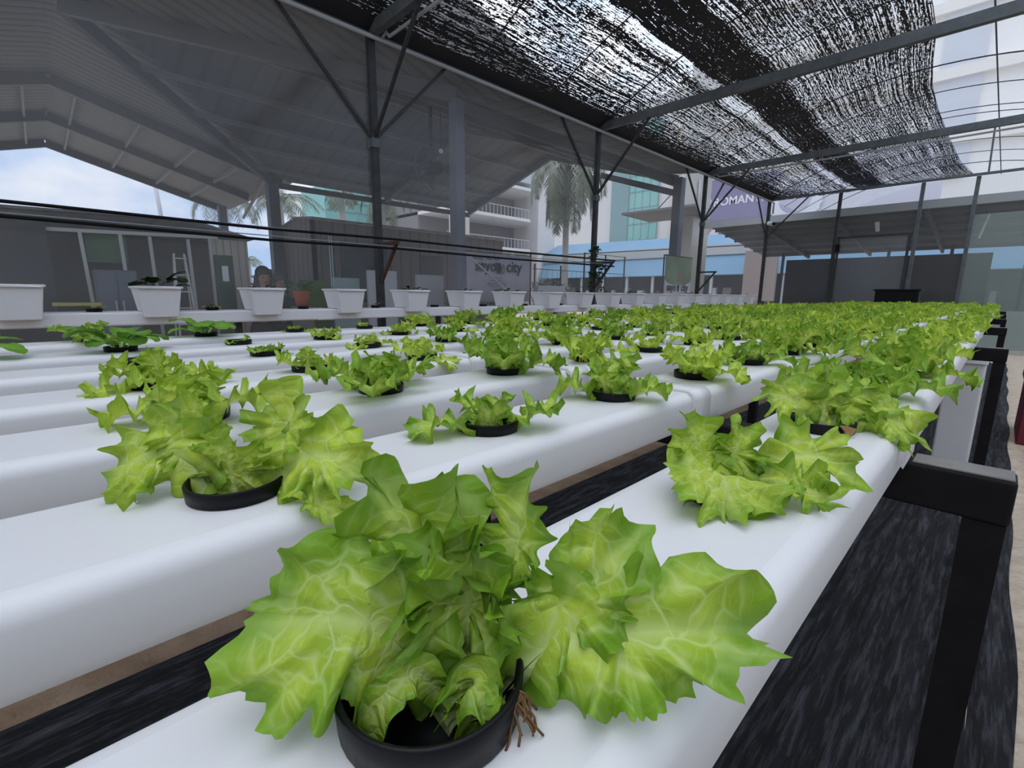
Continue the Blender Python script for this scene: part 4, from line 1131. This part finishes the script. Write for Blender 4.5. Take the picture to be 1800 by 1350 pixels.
b = MB(); b.bar((-55.1, p0[1] - .1, 6.0), (-55.1, p1[1] + .1, 6.0), .15); b.bar((-55.2, p1[1] + .3, -8), (-55.2, p1[1] + .3, 6.6), .2, .2, (0, 1, 0)); b.bar((-55.2, p0[1] - .3, -8), (-55.2, p0[1] - .3, 6.6), .2, .2, (0, 1, 0)); b.build('frame', post_steel, bn)
b = MB(); b.bar(at(808, 435, 0, -53.5), at(888, 508, 0, -53.5), .17); tag(b.build('leaning_batten', white_frame), 'thin pale batten slanting across the front of the banner', 'batten')

# ------------------------------------------------------------------ people seated outside, seen over the planters
skin_m = mat('skin', (.30, .17, .12), .6); hair_m = mat('black_hair', (.010, .009, .010), .5)
def person(label, y, x, zh, cloth, hair, longhair):
    t = thing('person', (x, y, -8), label, 'person', 'people seated beyond the film wall')
    c = 1 / S
    hip = zh - .84 * c        # head top to seat
    me = bpy.data.meshes.new('body'); bm = bmesh.new()
    def V(p): return bm.verts.new(Vector(((x + p[0] * c) * S, (y + p[1] * c) * S, (hip + p[2] * c) * S + H0)) - Vector(t.location))
    J = [(0, 0, 0), (0, 0, .2), (0, 0, .42), (0, 0, .52), (0, 0, .60), (.02, 0, .70), (.02, 0, .80)]
    rad = [.14, .13, .15, .085, .055, .085, .07]
    vs = [V(p) for p in J]
    ed = [(k, k + 1) for k in range(6)]
    for sgn in (-1, 1):
        base = len(J)
        J += [(0, sgn * .18, .47), (.08, sgn * .22, .22), (.28, sgn * .14, .16), (.38, sgn * .1, .17)]; rad += [.06, .045, .035, .035]
        vs += [V(p) for p in J[base:base + 4]]; ed += [(2, base), (base, base + 1), (base + 1, base + 2), (base + 2, base + 3)]
        base = len(J)
        J += [(.05, sgn * .1, -.01), (.45, sgn * .12, .02), (.48, sgn * .12, -.40), (.60, sgn * .12, -.44)]; rad += [.085, .065, .045, .035]
        vs += [V(p) for p in J[base:base + 4]]; ed += [(0, base), (base, base + 1), (base + 1, base + 2), (base + 2, base + 3)]
    for a_, b_ in ed: bm.edges.new((vs[a_], vs[b_]))
    bm.to_mesh(me); bm.free()
    o = bpy.data.objects.new('body', me); COL.objects.link(o); o.parent = t; me.materials.append(skin_m)
    md = o.modifiers.new('skin', 'SKIN'); sv = me.skin_vertices[0].data
    for k_, r_ in enumerate(rad): sv[k_].radius = (r_, r_)
    sv[0].use_root = True
    md = o.modifiers.new('sub', 'SUBSURF'); md.levels = md.render_levels = 2
    b = MB(); Lx = lambda p: (x + p[0] * c, y + p[1] * c, hip + p[2] * c)
    b.ball(Lx((-.015, 0, .765)), .105 * c, 14, 10, (1, .92, 1.0))
    if longhair: b.tube([Lx((-.05, 0, .74)), Lx((-.07, 0, .6)), Lx((-.09, 0, .45))], [.10 * c, .12 * c, .09 * c], 10)
    b.build('hair', hair, t)
    b = MB(); b.tube([Lx((0, 0, .53)), Lx((0, 0, .47)), Lx((0, 0, .38)), Lx((0, 0, .2)), Lx((0, 0, -.02))], [.08 * c, .2 * c, .215 * c, .18 * c, .19 * c], 14)
    for sgn in (-1, 1): b.tube([Lx((0, sgn * .17, .47)), Lx((.05, sgn * .22, .30))], [.085 * c, .07 * c], 10)
    b.build('shirt', cloth, t)
    b = MB()
    for sgn in (-1, 1): b.tube([Lx((-.02, sgn * .1, 0)), Lx((.2, sgn * .11, .01)), Lx((.45, sgn * .12, .02)), Lx((.48, sgn * .12, -.1)), Lx((.48, sgn * .12, -.38))], [.12 * c, .115 * c, .10 * c, .085 * c, .075 * c], 12)
    b.build('trousers', mat('dark_trousers', (.02, .022, .028), .8), t)
    b = MB()
    for e_ in (-.032, .032): b.ball(Lx((.098, e_, .715)), .010 * c, 8, 6)
    b.build('eyes', hair_m, t)
    b = MB(); b.ball(Lx((.112, 0, .685)), .014 * c, 8, 6, (1, .8, 1.3)); b.build('nose', skin_m, t)
    b = MB(); b.ball(Lx((.100, 0, .648)), .018 * c, 8, 6, (.5, 1.2, .4)); b.build('mouth', mat('lips', (.25, .08, .07), .5), t)
    s = thing('stool', (x, y, -8), 'plain low stool under ' + label.split(',')[0][:60], 'stool', 'stools under the seated people')
    b = MB(); b.box((x - 1.5, y - 1.3, hip - .14 * c - .35), (x + 1.3, y + 1.3, hip - .14 * c)); b.build('seat', stall_wall, s)
    for sx in (-1.3, 1.1):
        for sy in (-1.1, 1.1):
            b = MB(); b.bar((x + sx, y + sy, -8), (x + sx, y + sy, hip - .14 * c - .35), .3, .3, (0, 1, 0)); b.build('leg', stall_wall, s)
person('person with long black hair facing the planters, seated outside the film', 19.3, -62, 2.75, mat('dark_top', (.03, .035, .04), .8), hair_m, True)
person('person with short greying hair seated beside the long-haired one', 23.0, -67.5, 2.25, mat('grey_top', (.05, .05, .055), .8), mat('grey_hair', (.06, .055, .055), .6), False)

# ------------------------------------------------------------------ palms
frond_m = mat('palm_frond', (.075, .10, .055), .6, noise=(3, .25, (.20, .21, .14)))
frond_far = mat('palm_frond_far', (.13, .19, .12), .6, noise=(2, .25, (.24, .27, .19)))
trunk_m = mat('palm_trunk', (.36, .34, .30), .8, noise=(4, .3, (.46, .44, .40)))
def palm(top, label, n=13, L=26., droop=1.0, rt=1.1, m=frond_m, seed=1, leafl=4.2, dens=46, skirt=False):
    x, y, zt = top
    t = thing('palm_tree', (x, y, -8), label, 'palm tree', 'palms beyond the canopy')
    b = MB(); b.tube([(x, y, -8), (x + .2, y, -2), (x, y, zt * .5), (x, y, zt - 3), (x, y, zt + .5)], [rt * 1.15, rt, rt * .95, rt * .8, rt * .5], 12); b.build('trunk', trunk_m, t)
    rng = np.random.RandomState(seed); b = MB()
    for k in range(n):
        az = k * 2.4 + rng.uniform(-.2, .2)
        e = math.radians(rng.uniform(35, 70)) if not skirt or k % 2 else math.radians(rng.uniform(-10, 30))
        d = np.array([math.cos(az), math.sin(az), 0.]); p = np.array([x, y, zt]); pts = [p]
        l = L * rng.uniform(.8, 1.1); ns_ = 14
        for i in range(ns_):
            a = e - droop * 2.5 * ((i + .5) / ns_) ** .75
            a = max(a, -1.52)
            p = p + (d * math.cos(a) + UP * math.sin(a)) * l / ns_; pts.append(p)
        b.tube(pts, [.22 * (1 - i / (ns_ + 1)) + .03 for i in range(ns_ + 1)], 5, False)
        PT, Ln = catmull(pts, dens)
        sd = np.array([-d[1], d[0], 0])
        for i in range(4, dens):
            tt = i / dens; ll = leafl * (math.sin(math.pi * min(1, tt * .85 + .12)) ** .6) * rng.uniform(.8, 1.1)
            tg = PT[min(i + 1, dens - 1)] - PT[i - 1]; tg = tg / (np.linalg.norm(tg) + 1e-9)
            for sg in (-1, 1):
                o1 = sd * sg * ll * .62 + tg * ll * .5 - UP * ll * rng.uniform(.15, .65)
                wv = tg * .16 * max(1, L / 26.)
                q0 = PT[i]; q1 = q0 + o1 * .5 + UP * .08 * ll; q2 = q0 + o1
                b.add([q0 - wv, q0 + wv, q1 + wv, q1 - wv, q2], [(0, 1, 2, 3), (3, 2, 4)])
    b.build('fronds', m, t, fix=False)
    return t
palm(tuple(at(998, 290, 0, -88)), 'tall palm with drooping grey-green fronds in front of the white building', 24, 20, 1.25, .9, frond_m, 5, 4.2, 60, True)
palm(tuple(at(492, 355, 0, -190)), 'far palm with spread fronds seen left of the brown cabin roof', 14, 17, .8, 1.2, frond_far, 2, 5, 34)
palm(tuple(at(392, 352, 0, -230)), 'far palm with hanging fronds behind the stall corner', 12, 20, 1.05, 1.2, frond_m, 3, 5, 34)
palm(tuple(at(672, 345, 0, -150)), 'palm with hanging brown fronds above the cabin roof beside the first post', 12, 14, 1.1, 1.0, frond_m, 4, 4, 34, True)
palm(tuple(at(600, 342, 0, -185)), 'palm with pale trunk rising behind the brown cabin', 9, 10, 1.1, 1.3, frond_m, 6, 4, 30)
palm(tuple(at(438, 458, 0, -330)), 'tiny distant palm between the stall and the brown cabin', 10, 10, .8, .9, frond_far, 8, 4, 20)
b = MB(); b.tube([at(272, 322, 0, -220), tuple(np.array(at(282, 375, 0, -220))), (at(282, 375, 0, -220)[0], at(282, 375, 0, -220)[1], -8)], .7, 8); tag(b.build('lamp_mast', mat('mast', (.5, .52, .55), .5)), 'thin pale mast standing far behind the stall roof', 'mast')
b = MB(); b.box((-110, 34.4, -8), (-109, 36.6, 4.6)); tag(b.build('grey_screen_wall', mat('grey_panel', (.22, .23, .24), .7)), 'grey panel wall in the gap left of the brown cabin', 'panel')

# ------------------------------------------------------------------ far buildings
far_white = mat('far_white_wall', (.66, .64, .63), .8)
far_slab = mat('far_slab', (.72, .70, .69), .8)
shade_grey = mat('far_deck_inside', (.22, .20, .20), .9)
teal = mat('teal_glass', (.16, .42, .38), .25, noise=(.15, .3, (.30, .55, .50)))
mull = mat('mullion', (.30, .42, .42), .5)
blue = mat('blue_awning', (.16, .29, .41), .8, noise=(.5, .3, (.20, .33, .44)))
# parking deck building
pk = thing('parking_building', (-210, 190, -8), 'white multi-storey parking building with stacked balcony slabs', 'building')
def deck(z, th, y0=150, y1=222, xx=-200, parent=pk, name='floor_slab', m=far_slab):
    b = MB(); b.slab([(xx, y0, z), (xx, y1 - 12, z), (xx - 14, y1, z), (xx - 60, y1, z), (xx - 60, y0, z)], (0, 0, th)); return b.build(name, m, parent)
for z in (24, 41, 58): deck(z, 1.6)
deck(62, 12, name='parapet', m=mat('pale_glass_parapet', (.48, .54, .56), .5))
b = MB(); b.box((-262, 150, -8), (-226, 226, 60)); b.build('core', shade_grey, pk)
for z in (25.6, 42.6):
    b = MB()
    for k in range(22): b.bar((-200.5, 152 + k * 2.7, z), (-200.5, 152 + k * 2.7, z + 5.0), .22)
    b.bar((-200.5, 150, z + 5.0), (-200.5, 210, z + 5.0), .35); b.build('railing', mat('rail_grey', (.50, .49, .48), .7), pk)
b = MB(); b.tube([(-204, 199, 3), (-204, 199, 24)], 1.8, 12); b.build('column', far_white, pk)
b = MB(); b.box((-240, 222, -8), (-205, 238, 100)); b.build('stair_tower', far_white, pk)
b = MB(); b.box((-196, 148, -8), (-190, 156, 60)); b.build('pier', mat('beige_pier', (.52, .49, .42), .8), pk)
# mall with glass bay
ml = thing('mall_building', (-200, 410, -8), 'large white mall building with a teal glazed bay behind the blue awnings', 'building')
b = MB(); b.box((-345, 401, -8), (-195, 480, 168)); b.build('wall', far_white, ml)
b = MB(); b.box((-272, 399, 30), (-226, 401, 150)); b.build('glass_bay', teal, ml)
b = MB()
for x in np.linspace(-272, -226, 7): b.bar((x, 398.8, 30), (x, 398.8, 150), .7)
for z in np.arange(36, 150, 14): b.bar((-272, 398.8, z), (-226, 398.8, z), .7)
b.build('mullions', mull, ml)
b = MB(); b.box((-274, 398, 28), (-255, 400.5, 150)); b.build('glass_return', mat('grey_teal', (.22, .34, .34), .4), ml)
b = MB(); b.box((-214, 398, -8), (-207, 401, 168)); b.build('pilaster', mat('warm_pilaster', (.62, .57, .50), .8), ml)
t2 = thing('teal_office', (-260, 160, -8), 'low teal glass office seen above the brown cabin roof', 'building')
b = MB(); b.box((-300, 118, -8), (-268, 196, 58)); b.build('glass_wall', teal, t2)
b = MB()
for z in np.arange(20, 54, 5): b.bar((-267.8, 118, z), (-267.8, 196, z), .5)
for y in np.arange(128, 197, 8.5): b.bar((-267.8, y, 10), (-267.8, y, 58), .5)
b.build('mullions', mull, t2)
# tall pale building behind the far wall
tb = thing('pale_tower_block', (40, 330, -8), 'tall pale building with recessed grey bays beyond the far wall', 'building')
b = MB(); b.box((-150, 331, -8), (190, 400, 190)); b.build('wall', mat('cream_wall', (.80, .78, .74), .8), tb)
for x in (-38, 20, 78):
    b = MB(); b.box((x, 329, 60), (x + 16, 331, 190)); b.build('window_bay', mat('grey_bay', (.46, .48, .54), .5), tb)
for z in (74, 104, 134, 164):
    b = MB(); b.box((-150, 327, z), (190, 331, z + 5)); b.build('ledge', mat('cream_ledge', (.70, .66, .60), .8), tb)
# blue awning building
ba = thing('blue_awning_building', (-80, 235, -8), 'long low building with two light blue awnings behind the canopy', 'building')
b = MB(); b.slab([(-204, 226, 23.0), (60, 226, 20.6), (60, 240, 27), (-204, 240, 30)], (0, 0, .4)); b.build('upper_awning', blue, ba)
b = MB(); b.box((-204, 226, 18.6), (60, 226.6, 23.2)); b.build('fascia', mat('grey_fascia', (.40, .42, .43), .7), ba)
b = MB(); b.slab([(-204, 222, 9.3), (60, 222, 9.3), (60, 227, 18.4), (-204, 227, 18.4)], (0, 0, .4)); b.build('lower_awning', blue, ba)
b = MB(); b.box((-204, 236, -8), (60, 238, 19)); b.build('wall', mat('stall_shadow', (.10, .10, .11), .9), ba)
for k in range(17):
    x = -202 + k * 15
    b = MB(); b.box((x, 223, -8), (x + 1.2, 224, 9.4)); b.build('post', mat('grey_fascia', (.4, .42, .43), .7), ba)
b = MB(); b.box((-81, 219.5, -2), (-68, 221, 19)); b.build('brown_panel', mat('brown_panel', (.25, .20, .18), .8), ba)
rg = random.Random(5)
pale = mat('pale_goods', (.55, .55, .55), .8)
for k in range(24):
    x = -200 + k * 9 + rg.uniform(-2, 2); w_ = rg.uniform(1.5, 4)
    b = MB(); b.box((x, 229, -8), (x + w_, 231, rg.uniform(2, 4.5))); b.build('goods', pale if k % 2 else shade_grey, ba)
# billboards
sg = thing('purple_billboard', (-100, 260, 40), 'purple billboard with white capitals over a food picture above the blue awnings', 'billboard')
q0, q1 = at(1245, 338, 1, 262), at(1352, 322, 1, 262)
b = MB(); b.box((-124, 262, 39), (-84, 264, 60)); b.build('panel', mat('purple_panel', (.25, .22, .35), .7), sg)
b = MB(); b.box((-124, 262.2, 20), (-84, 264, 39)); b.build('picture', mat('food_picture', (.62, .56, .50), .7, noise=(.55, .16, (.42, .16, .10))), sg)
b = MB()
for (x, z, r_) in ((-112, 25, 3.4), (-106, 24, 4), (-99, 24.5, 3.6), (-114, 32, 2.6)): b.ball((x, 262, z), r_, 14, 8, (1, .08, 1))
b.build('picture_rice', mat('rice_white', (.75, .73, .76), .7), sg)
b = MB()
for (x, z, r_) in ((-116, 27, 2.6), (-103, 29, 2.2), (-110, 30, 2.4)): b.ball((x, 262, z), r_, 14, 8, (1.2, .07, .8))
b.build('picture_meat', mat('meat_tan', (.55, .25, .16), .7), sg)
b = MB(); b.box((-120, 263, -8), (-118, 264, 24)); b.box((-90, 263, -8), (-88, 264, 24)); b.build('leg', shade_grey, sg)
text(sg, 'ROMANTIKA', (-115.5, 261.9, 46.6), (1, 0, 0), (0, 0, 1), 5.6, mat('sign_white', (.85, .84, .86), .6), bold=.09)
b = MB(); b.slab([(-120, 261.9, 46), (-116.5, 261.9, 50.5), (-117.5, 261.9, 46)], (0, .1, 0)); b.build('flash', mat('sign_white', (.85, .84, .86), .6), sg)
s2 = thing('pale_signboard', (-45, 262, 45), 'pale lilac shop signboard beyond the top of the far wall', 'signboard')
b = MB(); b.box((-72, 262, 36), (-24, 264, 62)); b.build('panel', mat('lilac_panel', (.62, .60, .66), .7), s2)
text(s2, 'AKHIR KOSIM', (-62, 261.9, 48.2), (1, 0, 0), (0, 0, 1), 6.0, MATS['sign_white'], shear=.2, bold=.05) if False else None
b = MB()
for k in range(9):
    x = -60 + k * 2.9
    b.slab([(x, 261.9, 47.5), (x + .7, 261.9, 47.5), (x + 1.2, 261.9, 52 if k not in (1, 4, 7) else 50), (x + .5, 261.9, 52 if k not in (1, 4, 7) else 50)], (0, .08, 0))
    if k % 2: b.slab([(x + .5, 261.9, 47.5), (x + 2.2, 261.9, 47.5), (x + 2.2, 261.9, 48.1), (x + .5, 261.9, 48.1)], (0, .08, 0))
b.build('lettering', MATS['sign_white'], s2)
b = MB(); b.box((-48, 263, -8), (-46, 264, 37)); b.build('leg', shade_grey, s2)
s3 = thing('round_emblem', (-82, 262, 45), 'round white scalloped emblem on a pale board above the far shed', 'sign')
b = MB(); ng = 40
b.slab([(-76 + (11 + .7 * (k % 2)) * math.cos(2 * math.pi * k / ng), 260.5, 45 + (11 + .7 * (k % 2)) * math.sin(2 * math.pi * k / ng)) for k in range(ng)], (0, .5, 0)); b.build('disc', mat('emblem_white', (.78, .77, .80), .7), s3)
b = MB(); b.slab([(-76 + 7 * math.cos(2 * math.pi * k / ng), 260.3, 46 + 7 * math.sin(2 * math.pi * k / ng)) for k in range(ng)], (0, .2, 0)); b.build('centre', mat('emblem_lilac', (.45, .42, .55), .7), s3)
b = MB(); b.box((-77, 261, -8), (-75, 262, 34)); b.build('leg', shade_grey, s3)

# concrete column, canopy slab and green poster near the far left
t = thing('concrete_column', (-57, 118, -8), 'pale concrete column behind the canopy end with grey pipes', 'column')
b = MB(); b.box((-60, 118.5, -8), (-57, 127.5, 60)); b.build('shaft', mat('column_concrete', (.47, .45, .40), .85, noise=(1.5, .3, (.54, .52, .47))), t)
b = MB(); b.tube([(-56.6, 119.6, 28), (-56.6, 119.6, 20.5), (-56.6, 121, 19.6), (-56.6, 127, 19.4)], .25, 6); b.build('pipe', galv_light, t)
t = thing('flat_awning', (-66, 108, 19), 'thin flat grey roof slab projecting from the concrete column', 'awning')
pa, pb2, pc2, pd = at(1092, 378, 2, 19.5), at(1142, 391, 2, 19.5), at(1235, 382, 2, 19.5), at(1222, 362, 2, 19.5)
b = MB(); b.slab([pa, pb2, pc2, pd], (0, 0, .5)); b.build('slab', mat('awning_grey', (.20, .19, .20), .7), t)
b = MB(); b.tube([np.array(at(1152, 372, 2, 20)), at(1198, 322, 0, -52)], .12, 5); b.build('tie_rod', post_steel, t)
ps = thing('green_poster', (-43, 86, 3), 'hanging poster with green plant picture and dark lettering near the third post', 'poster')
pl0, pl1 = at(1172, 451, 0, -43), at(1217, 451, 0, -43)
b = MB(); b.box((-43.2, pl0[1], .3), (-43, pl1[1], 6.9)); b.build('sheet', mat('poster_white', (.62, .60, .66), .8), ps)
b = MB(); b.box((-43.02, pl0[1], 2.9), (-42.95, pl1[1], 6.9)); b.build('picture', mat('poster_green', (.10, .17, .09), .8, noise=(1.6, .2, (.26, .33, .20))), ps)
ym = (pl0[1] + pl1[1]) / 2; hw_ = (pl1[1] - pl0[1]) / 2
b = MB(); arc = [(-42.93, ym + hw_ * math.cos(a), 3.0 + 1.1 * math.sin(a)) for a in np.linspace(math.pi, 2 * math.pi, 16)]; b.slab(arc, (.03, 0, 0)); b.build('swoosh', MATS['poster_green'], ps)
b = MB(); b.slab([(-42.9, ym - .5, 2.6), (-42.9, ym + 1.4, 2.6), (-42.9, ym + 1.7, 4.0), (-42.9, ym - .35, 4.0)], (.03, 0, 0)); b.build('picture_pot', mat('poster_pot', (.34, .17, .12), .8), ps)
text(ps, 'sayo', (-42.85, pl0[1] + .5, .85), Yd, Zd, 1.9, ink, bold=.03)
text(ps, 'city', (-42.85, ym + 1.1, .85), Yd, Zd, 1.9, ink, bold=.03)
b = MB(); b.slab([(-42.9, ym - .5, 1.8), (-42.9, ym + .3, 1.8), (-42.9, ym + .1, .7), (-42.9, ym - .2, .7)], (.05, 0, 0)); b.build('logo_leaf', ink, ps)
b = MB(); b.bar((-43.1, pl0[1] - .2, 7.0), (-43.1, pl1[1] + .2, 7.0), .22); b.bar((-43.3, pl1[1] + .3, -8), (-43.3, pl1[1] + .3, 7.1), .22, .22, (0, 1, 0)); b.bar((-43.3, pl0[1] - .3, -8), (-43.3, pl0[1] - .3, 7.1), .18, .18, (0, 1, 0)); b.build('frame', post_steel, ps)

# wire enclosure and bushes by the palm
t = thing('wire_fence', (-62, 75, -8), 'thin dark wire fence in front of the palm trunk', 'fence')
b = MB()
for y in (66.5, 74, 81.5, 89, 96.5): b.bar((-62, y, -8), (-62, y, 8.5 if y > 80 else 5.5), .22, .22, (0, 1, 0))
b.build('posts', post_steel, t)
b = MB()
for z in (1.5, 4.6): b.tube([(-62, 66, z), (-62, 97, z)], .06, 4)
b.tube([(-62, 81.5, 8.4), (-62, 97, 8.4)], .06, 4)
for y in np.arange(67, 97, 1.5): b.tube([(-62, y, -1), (-62, y, 4.6)], .03, 3)
b.build('mesh_wires', post_steel, t)
def bush(c, r, label, col, seed, n=420):
    rng = np.random.RandomState(seed)
    t = thing('bush', (c[0], c[1], -8), label, 'bush', 'bushes outside the film wall')
    b = MB()
    for k in range(n):
        d = rng.normal(size=3); d /= np.linalg.norm(d); p = np.array(c) + d * np.array(r) * rng.uniform(.55, 1.0)
        a = rng.normal(size=3); a /= np.linalg.norm(a); e = np.cross(a, d); e /= np.linalg.norm(e) + 1e-9
        l = rng.uniform(.5, 1.0)
        b.add([p, p + a * l * .5 + e * l * .2, p + a * l, p + a * l * .5 - e * l * .2], [(0, 1, 2, 3)])
    b.build('foliage', mat(label[:24], col, .7), t, fix=False)
    b = MB(); b.tube([(c[0], c[1], -8), (c[0], c[1], c[2])], .3, 6); b.build('stem', trunk_m, t)
bush((-58.8, 66, .2), (3, 5, 2.6), 'grey-green bush behind the seventh and eighth planters', (.16, .19, .14), 1)
bush((-75, 88, .8), (3, 8, 2.4), 'dull brownish bush round the palm foot', (.20, .19, .15), 2)
bush((-60, 50, -2.2), (2, 6, 2.2), 'green bush below the banner', (.14, .20, .11), 3)
bush((-95, 30.2, 1.0), (2, 3, 3), 'dark green bush beside the notice board', (.09, .13, .06), 4)
bush((-80, 72, 3.2), (2, 3.5, 3.4), 'dark bush right of the banner against blue awning', (.06, .09, .07), 5)
b = MB(); b.box((-55.6, 59.5, -8), (-54.6, 66.5, 1.4)); tag(b.build('white_counter', mat('counter_white', (.55, .54, .55), .6)), 'white box counter standing right of the banner', 'counter')

# far lean-to shed behind the far wall
sh = thing('lean_to_shed', (-10, 130, -8), 'dark lean-to shed roof on posts beyond the far wall', 'shed')
under = mat('shed_underside', (.08, .083, .088), .8, noise=(.8, .3, (.10, .103, .108)))
b = MB(); b.slab([(-51.5, 113, 16.3), (40, 113, 16.3), (40, 156, 11.4), (-51.5, 156, 11.4)], (0, 0, .3)); b.build('roof', under, sh)
b = MB(); b.box((-51.5, 112.4, 15.3), (40, 113.0, 16.7)); b.build('fascia', mat('shed_fascia', (.30, .31, .31), .7), sh)
for y in (118, 124, 130, 137, 144, 151):
    z = 16.2 - (y - 113) * .114
    b = MB(); b.bar((-51, y, z - .35), (40, y, z - .35), .3, .7); b.build('purlin', mat('shed_purlin', (.13, .133, .137), .6), sh)
for x in (-40, -26, -12, 2, 16):
    b = MB(); b.bar((x, 113.5, 15.6), (x, 155, 10.9), .5, .9); b.build('rafter', MATS['shed_underside'], sh)
for x in (-45, -33, -21.5, -10, 2, 14):
    b = MB(); b.bar((x, 150, -8), (x, 150, 11.8), .6, .6, (0, 1, 0)); b.build('post', post_steel, sh)
b = MB(); b.box((-41, 139.5, -8), (-3, 140, 9.2)); tag(b.build('dark_fence_cloth', mat('charcoal_cloth', (.028, .027, .030), .95, noise=(1.5, .3, (.036, .035, .038)))), 'charcoal shade cloth fence under the far shed', 'fence cloth')
for x, y, z, lab in ((-19.5, 118.5, 13.6, 'white tilted lamp panel hanging under the shed above the door'), (-4.5, 122, 12.6, 'white tube lamp hanging under the shed at the aisle end')):
    t = thing('shed_lamp', (x, y, z), lab, 'lamp', 'lamps under the far shed')
    b = MB(); b.slab([(x - .45, y, z + .8), (x + .25, y, z + .9), (x + .5, y, z - .9), (x - .1, y, z - 1.0)] if y < 120 else [(x + .3, y, z + 2), (x + .6, y, z + 2), (x - .2, y, z - 2), (x - .5, y, z - 2)], (0, .25, 0)); b.build('diffuser', mat('lamp_white', (.85, .85, .85), .5), t)
    b = MB(); b.tube([(x, y + .1, z + .8), (x, y + .1, 16.2 - (y - 113) * .114)], .05, 5); b.build('cord', post_steel, t)
b = MB(); b.box((-3, 108, -8), (14, 110, -2)); tag(b.build('aisle_end_wall', mat('pale_low_wall', (.36, .40, .38), .8)), 'pale low wall across the end of the aisle', 'low wall')
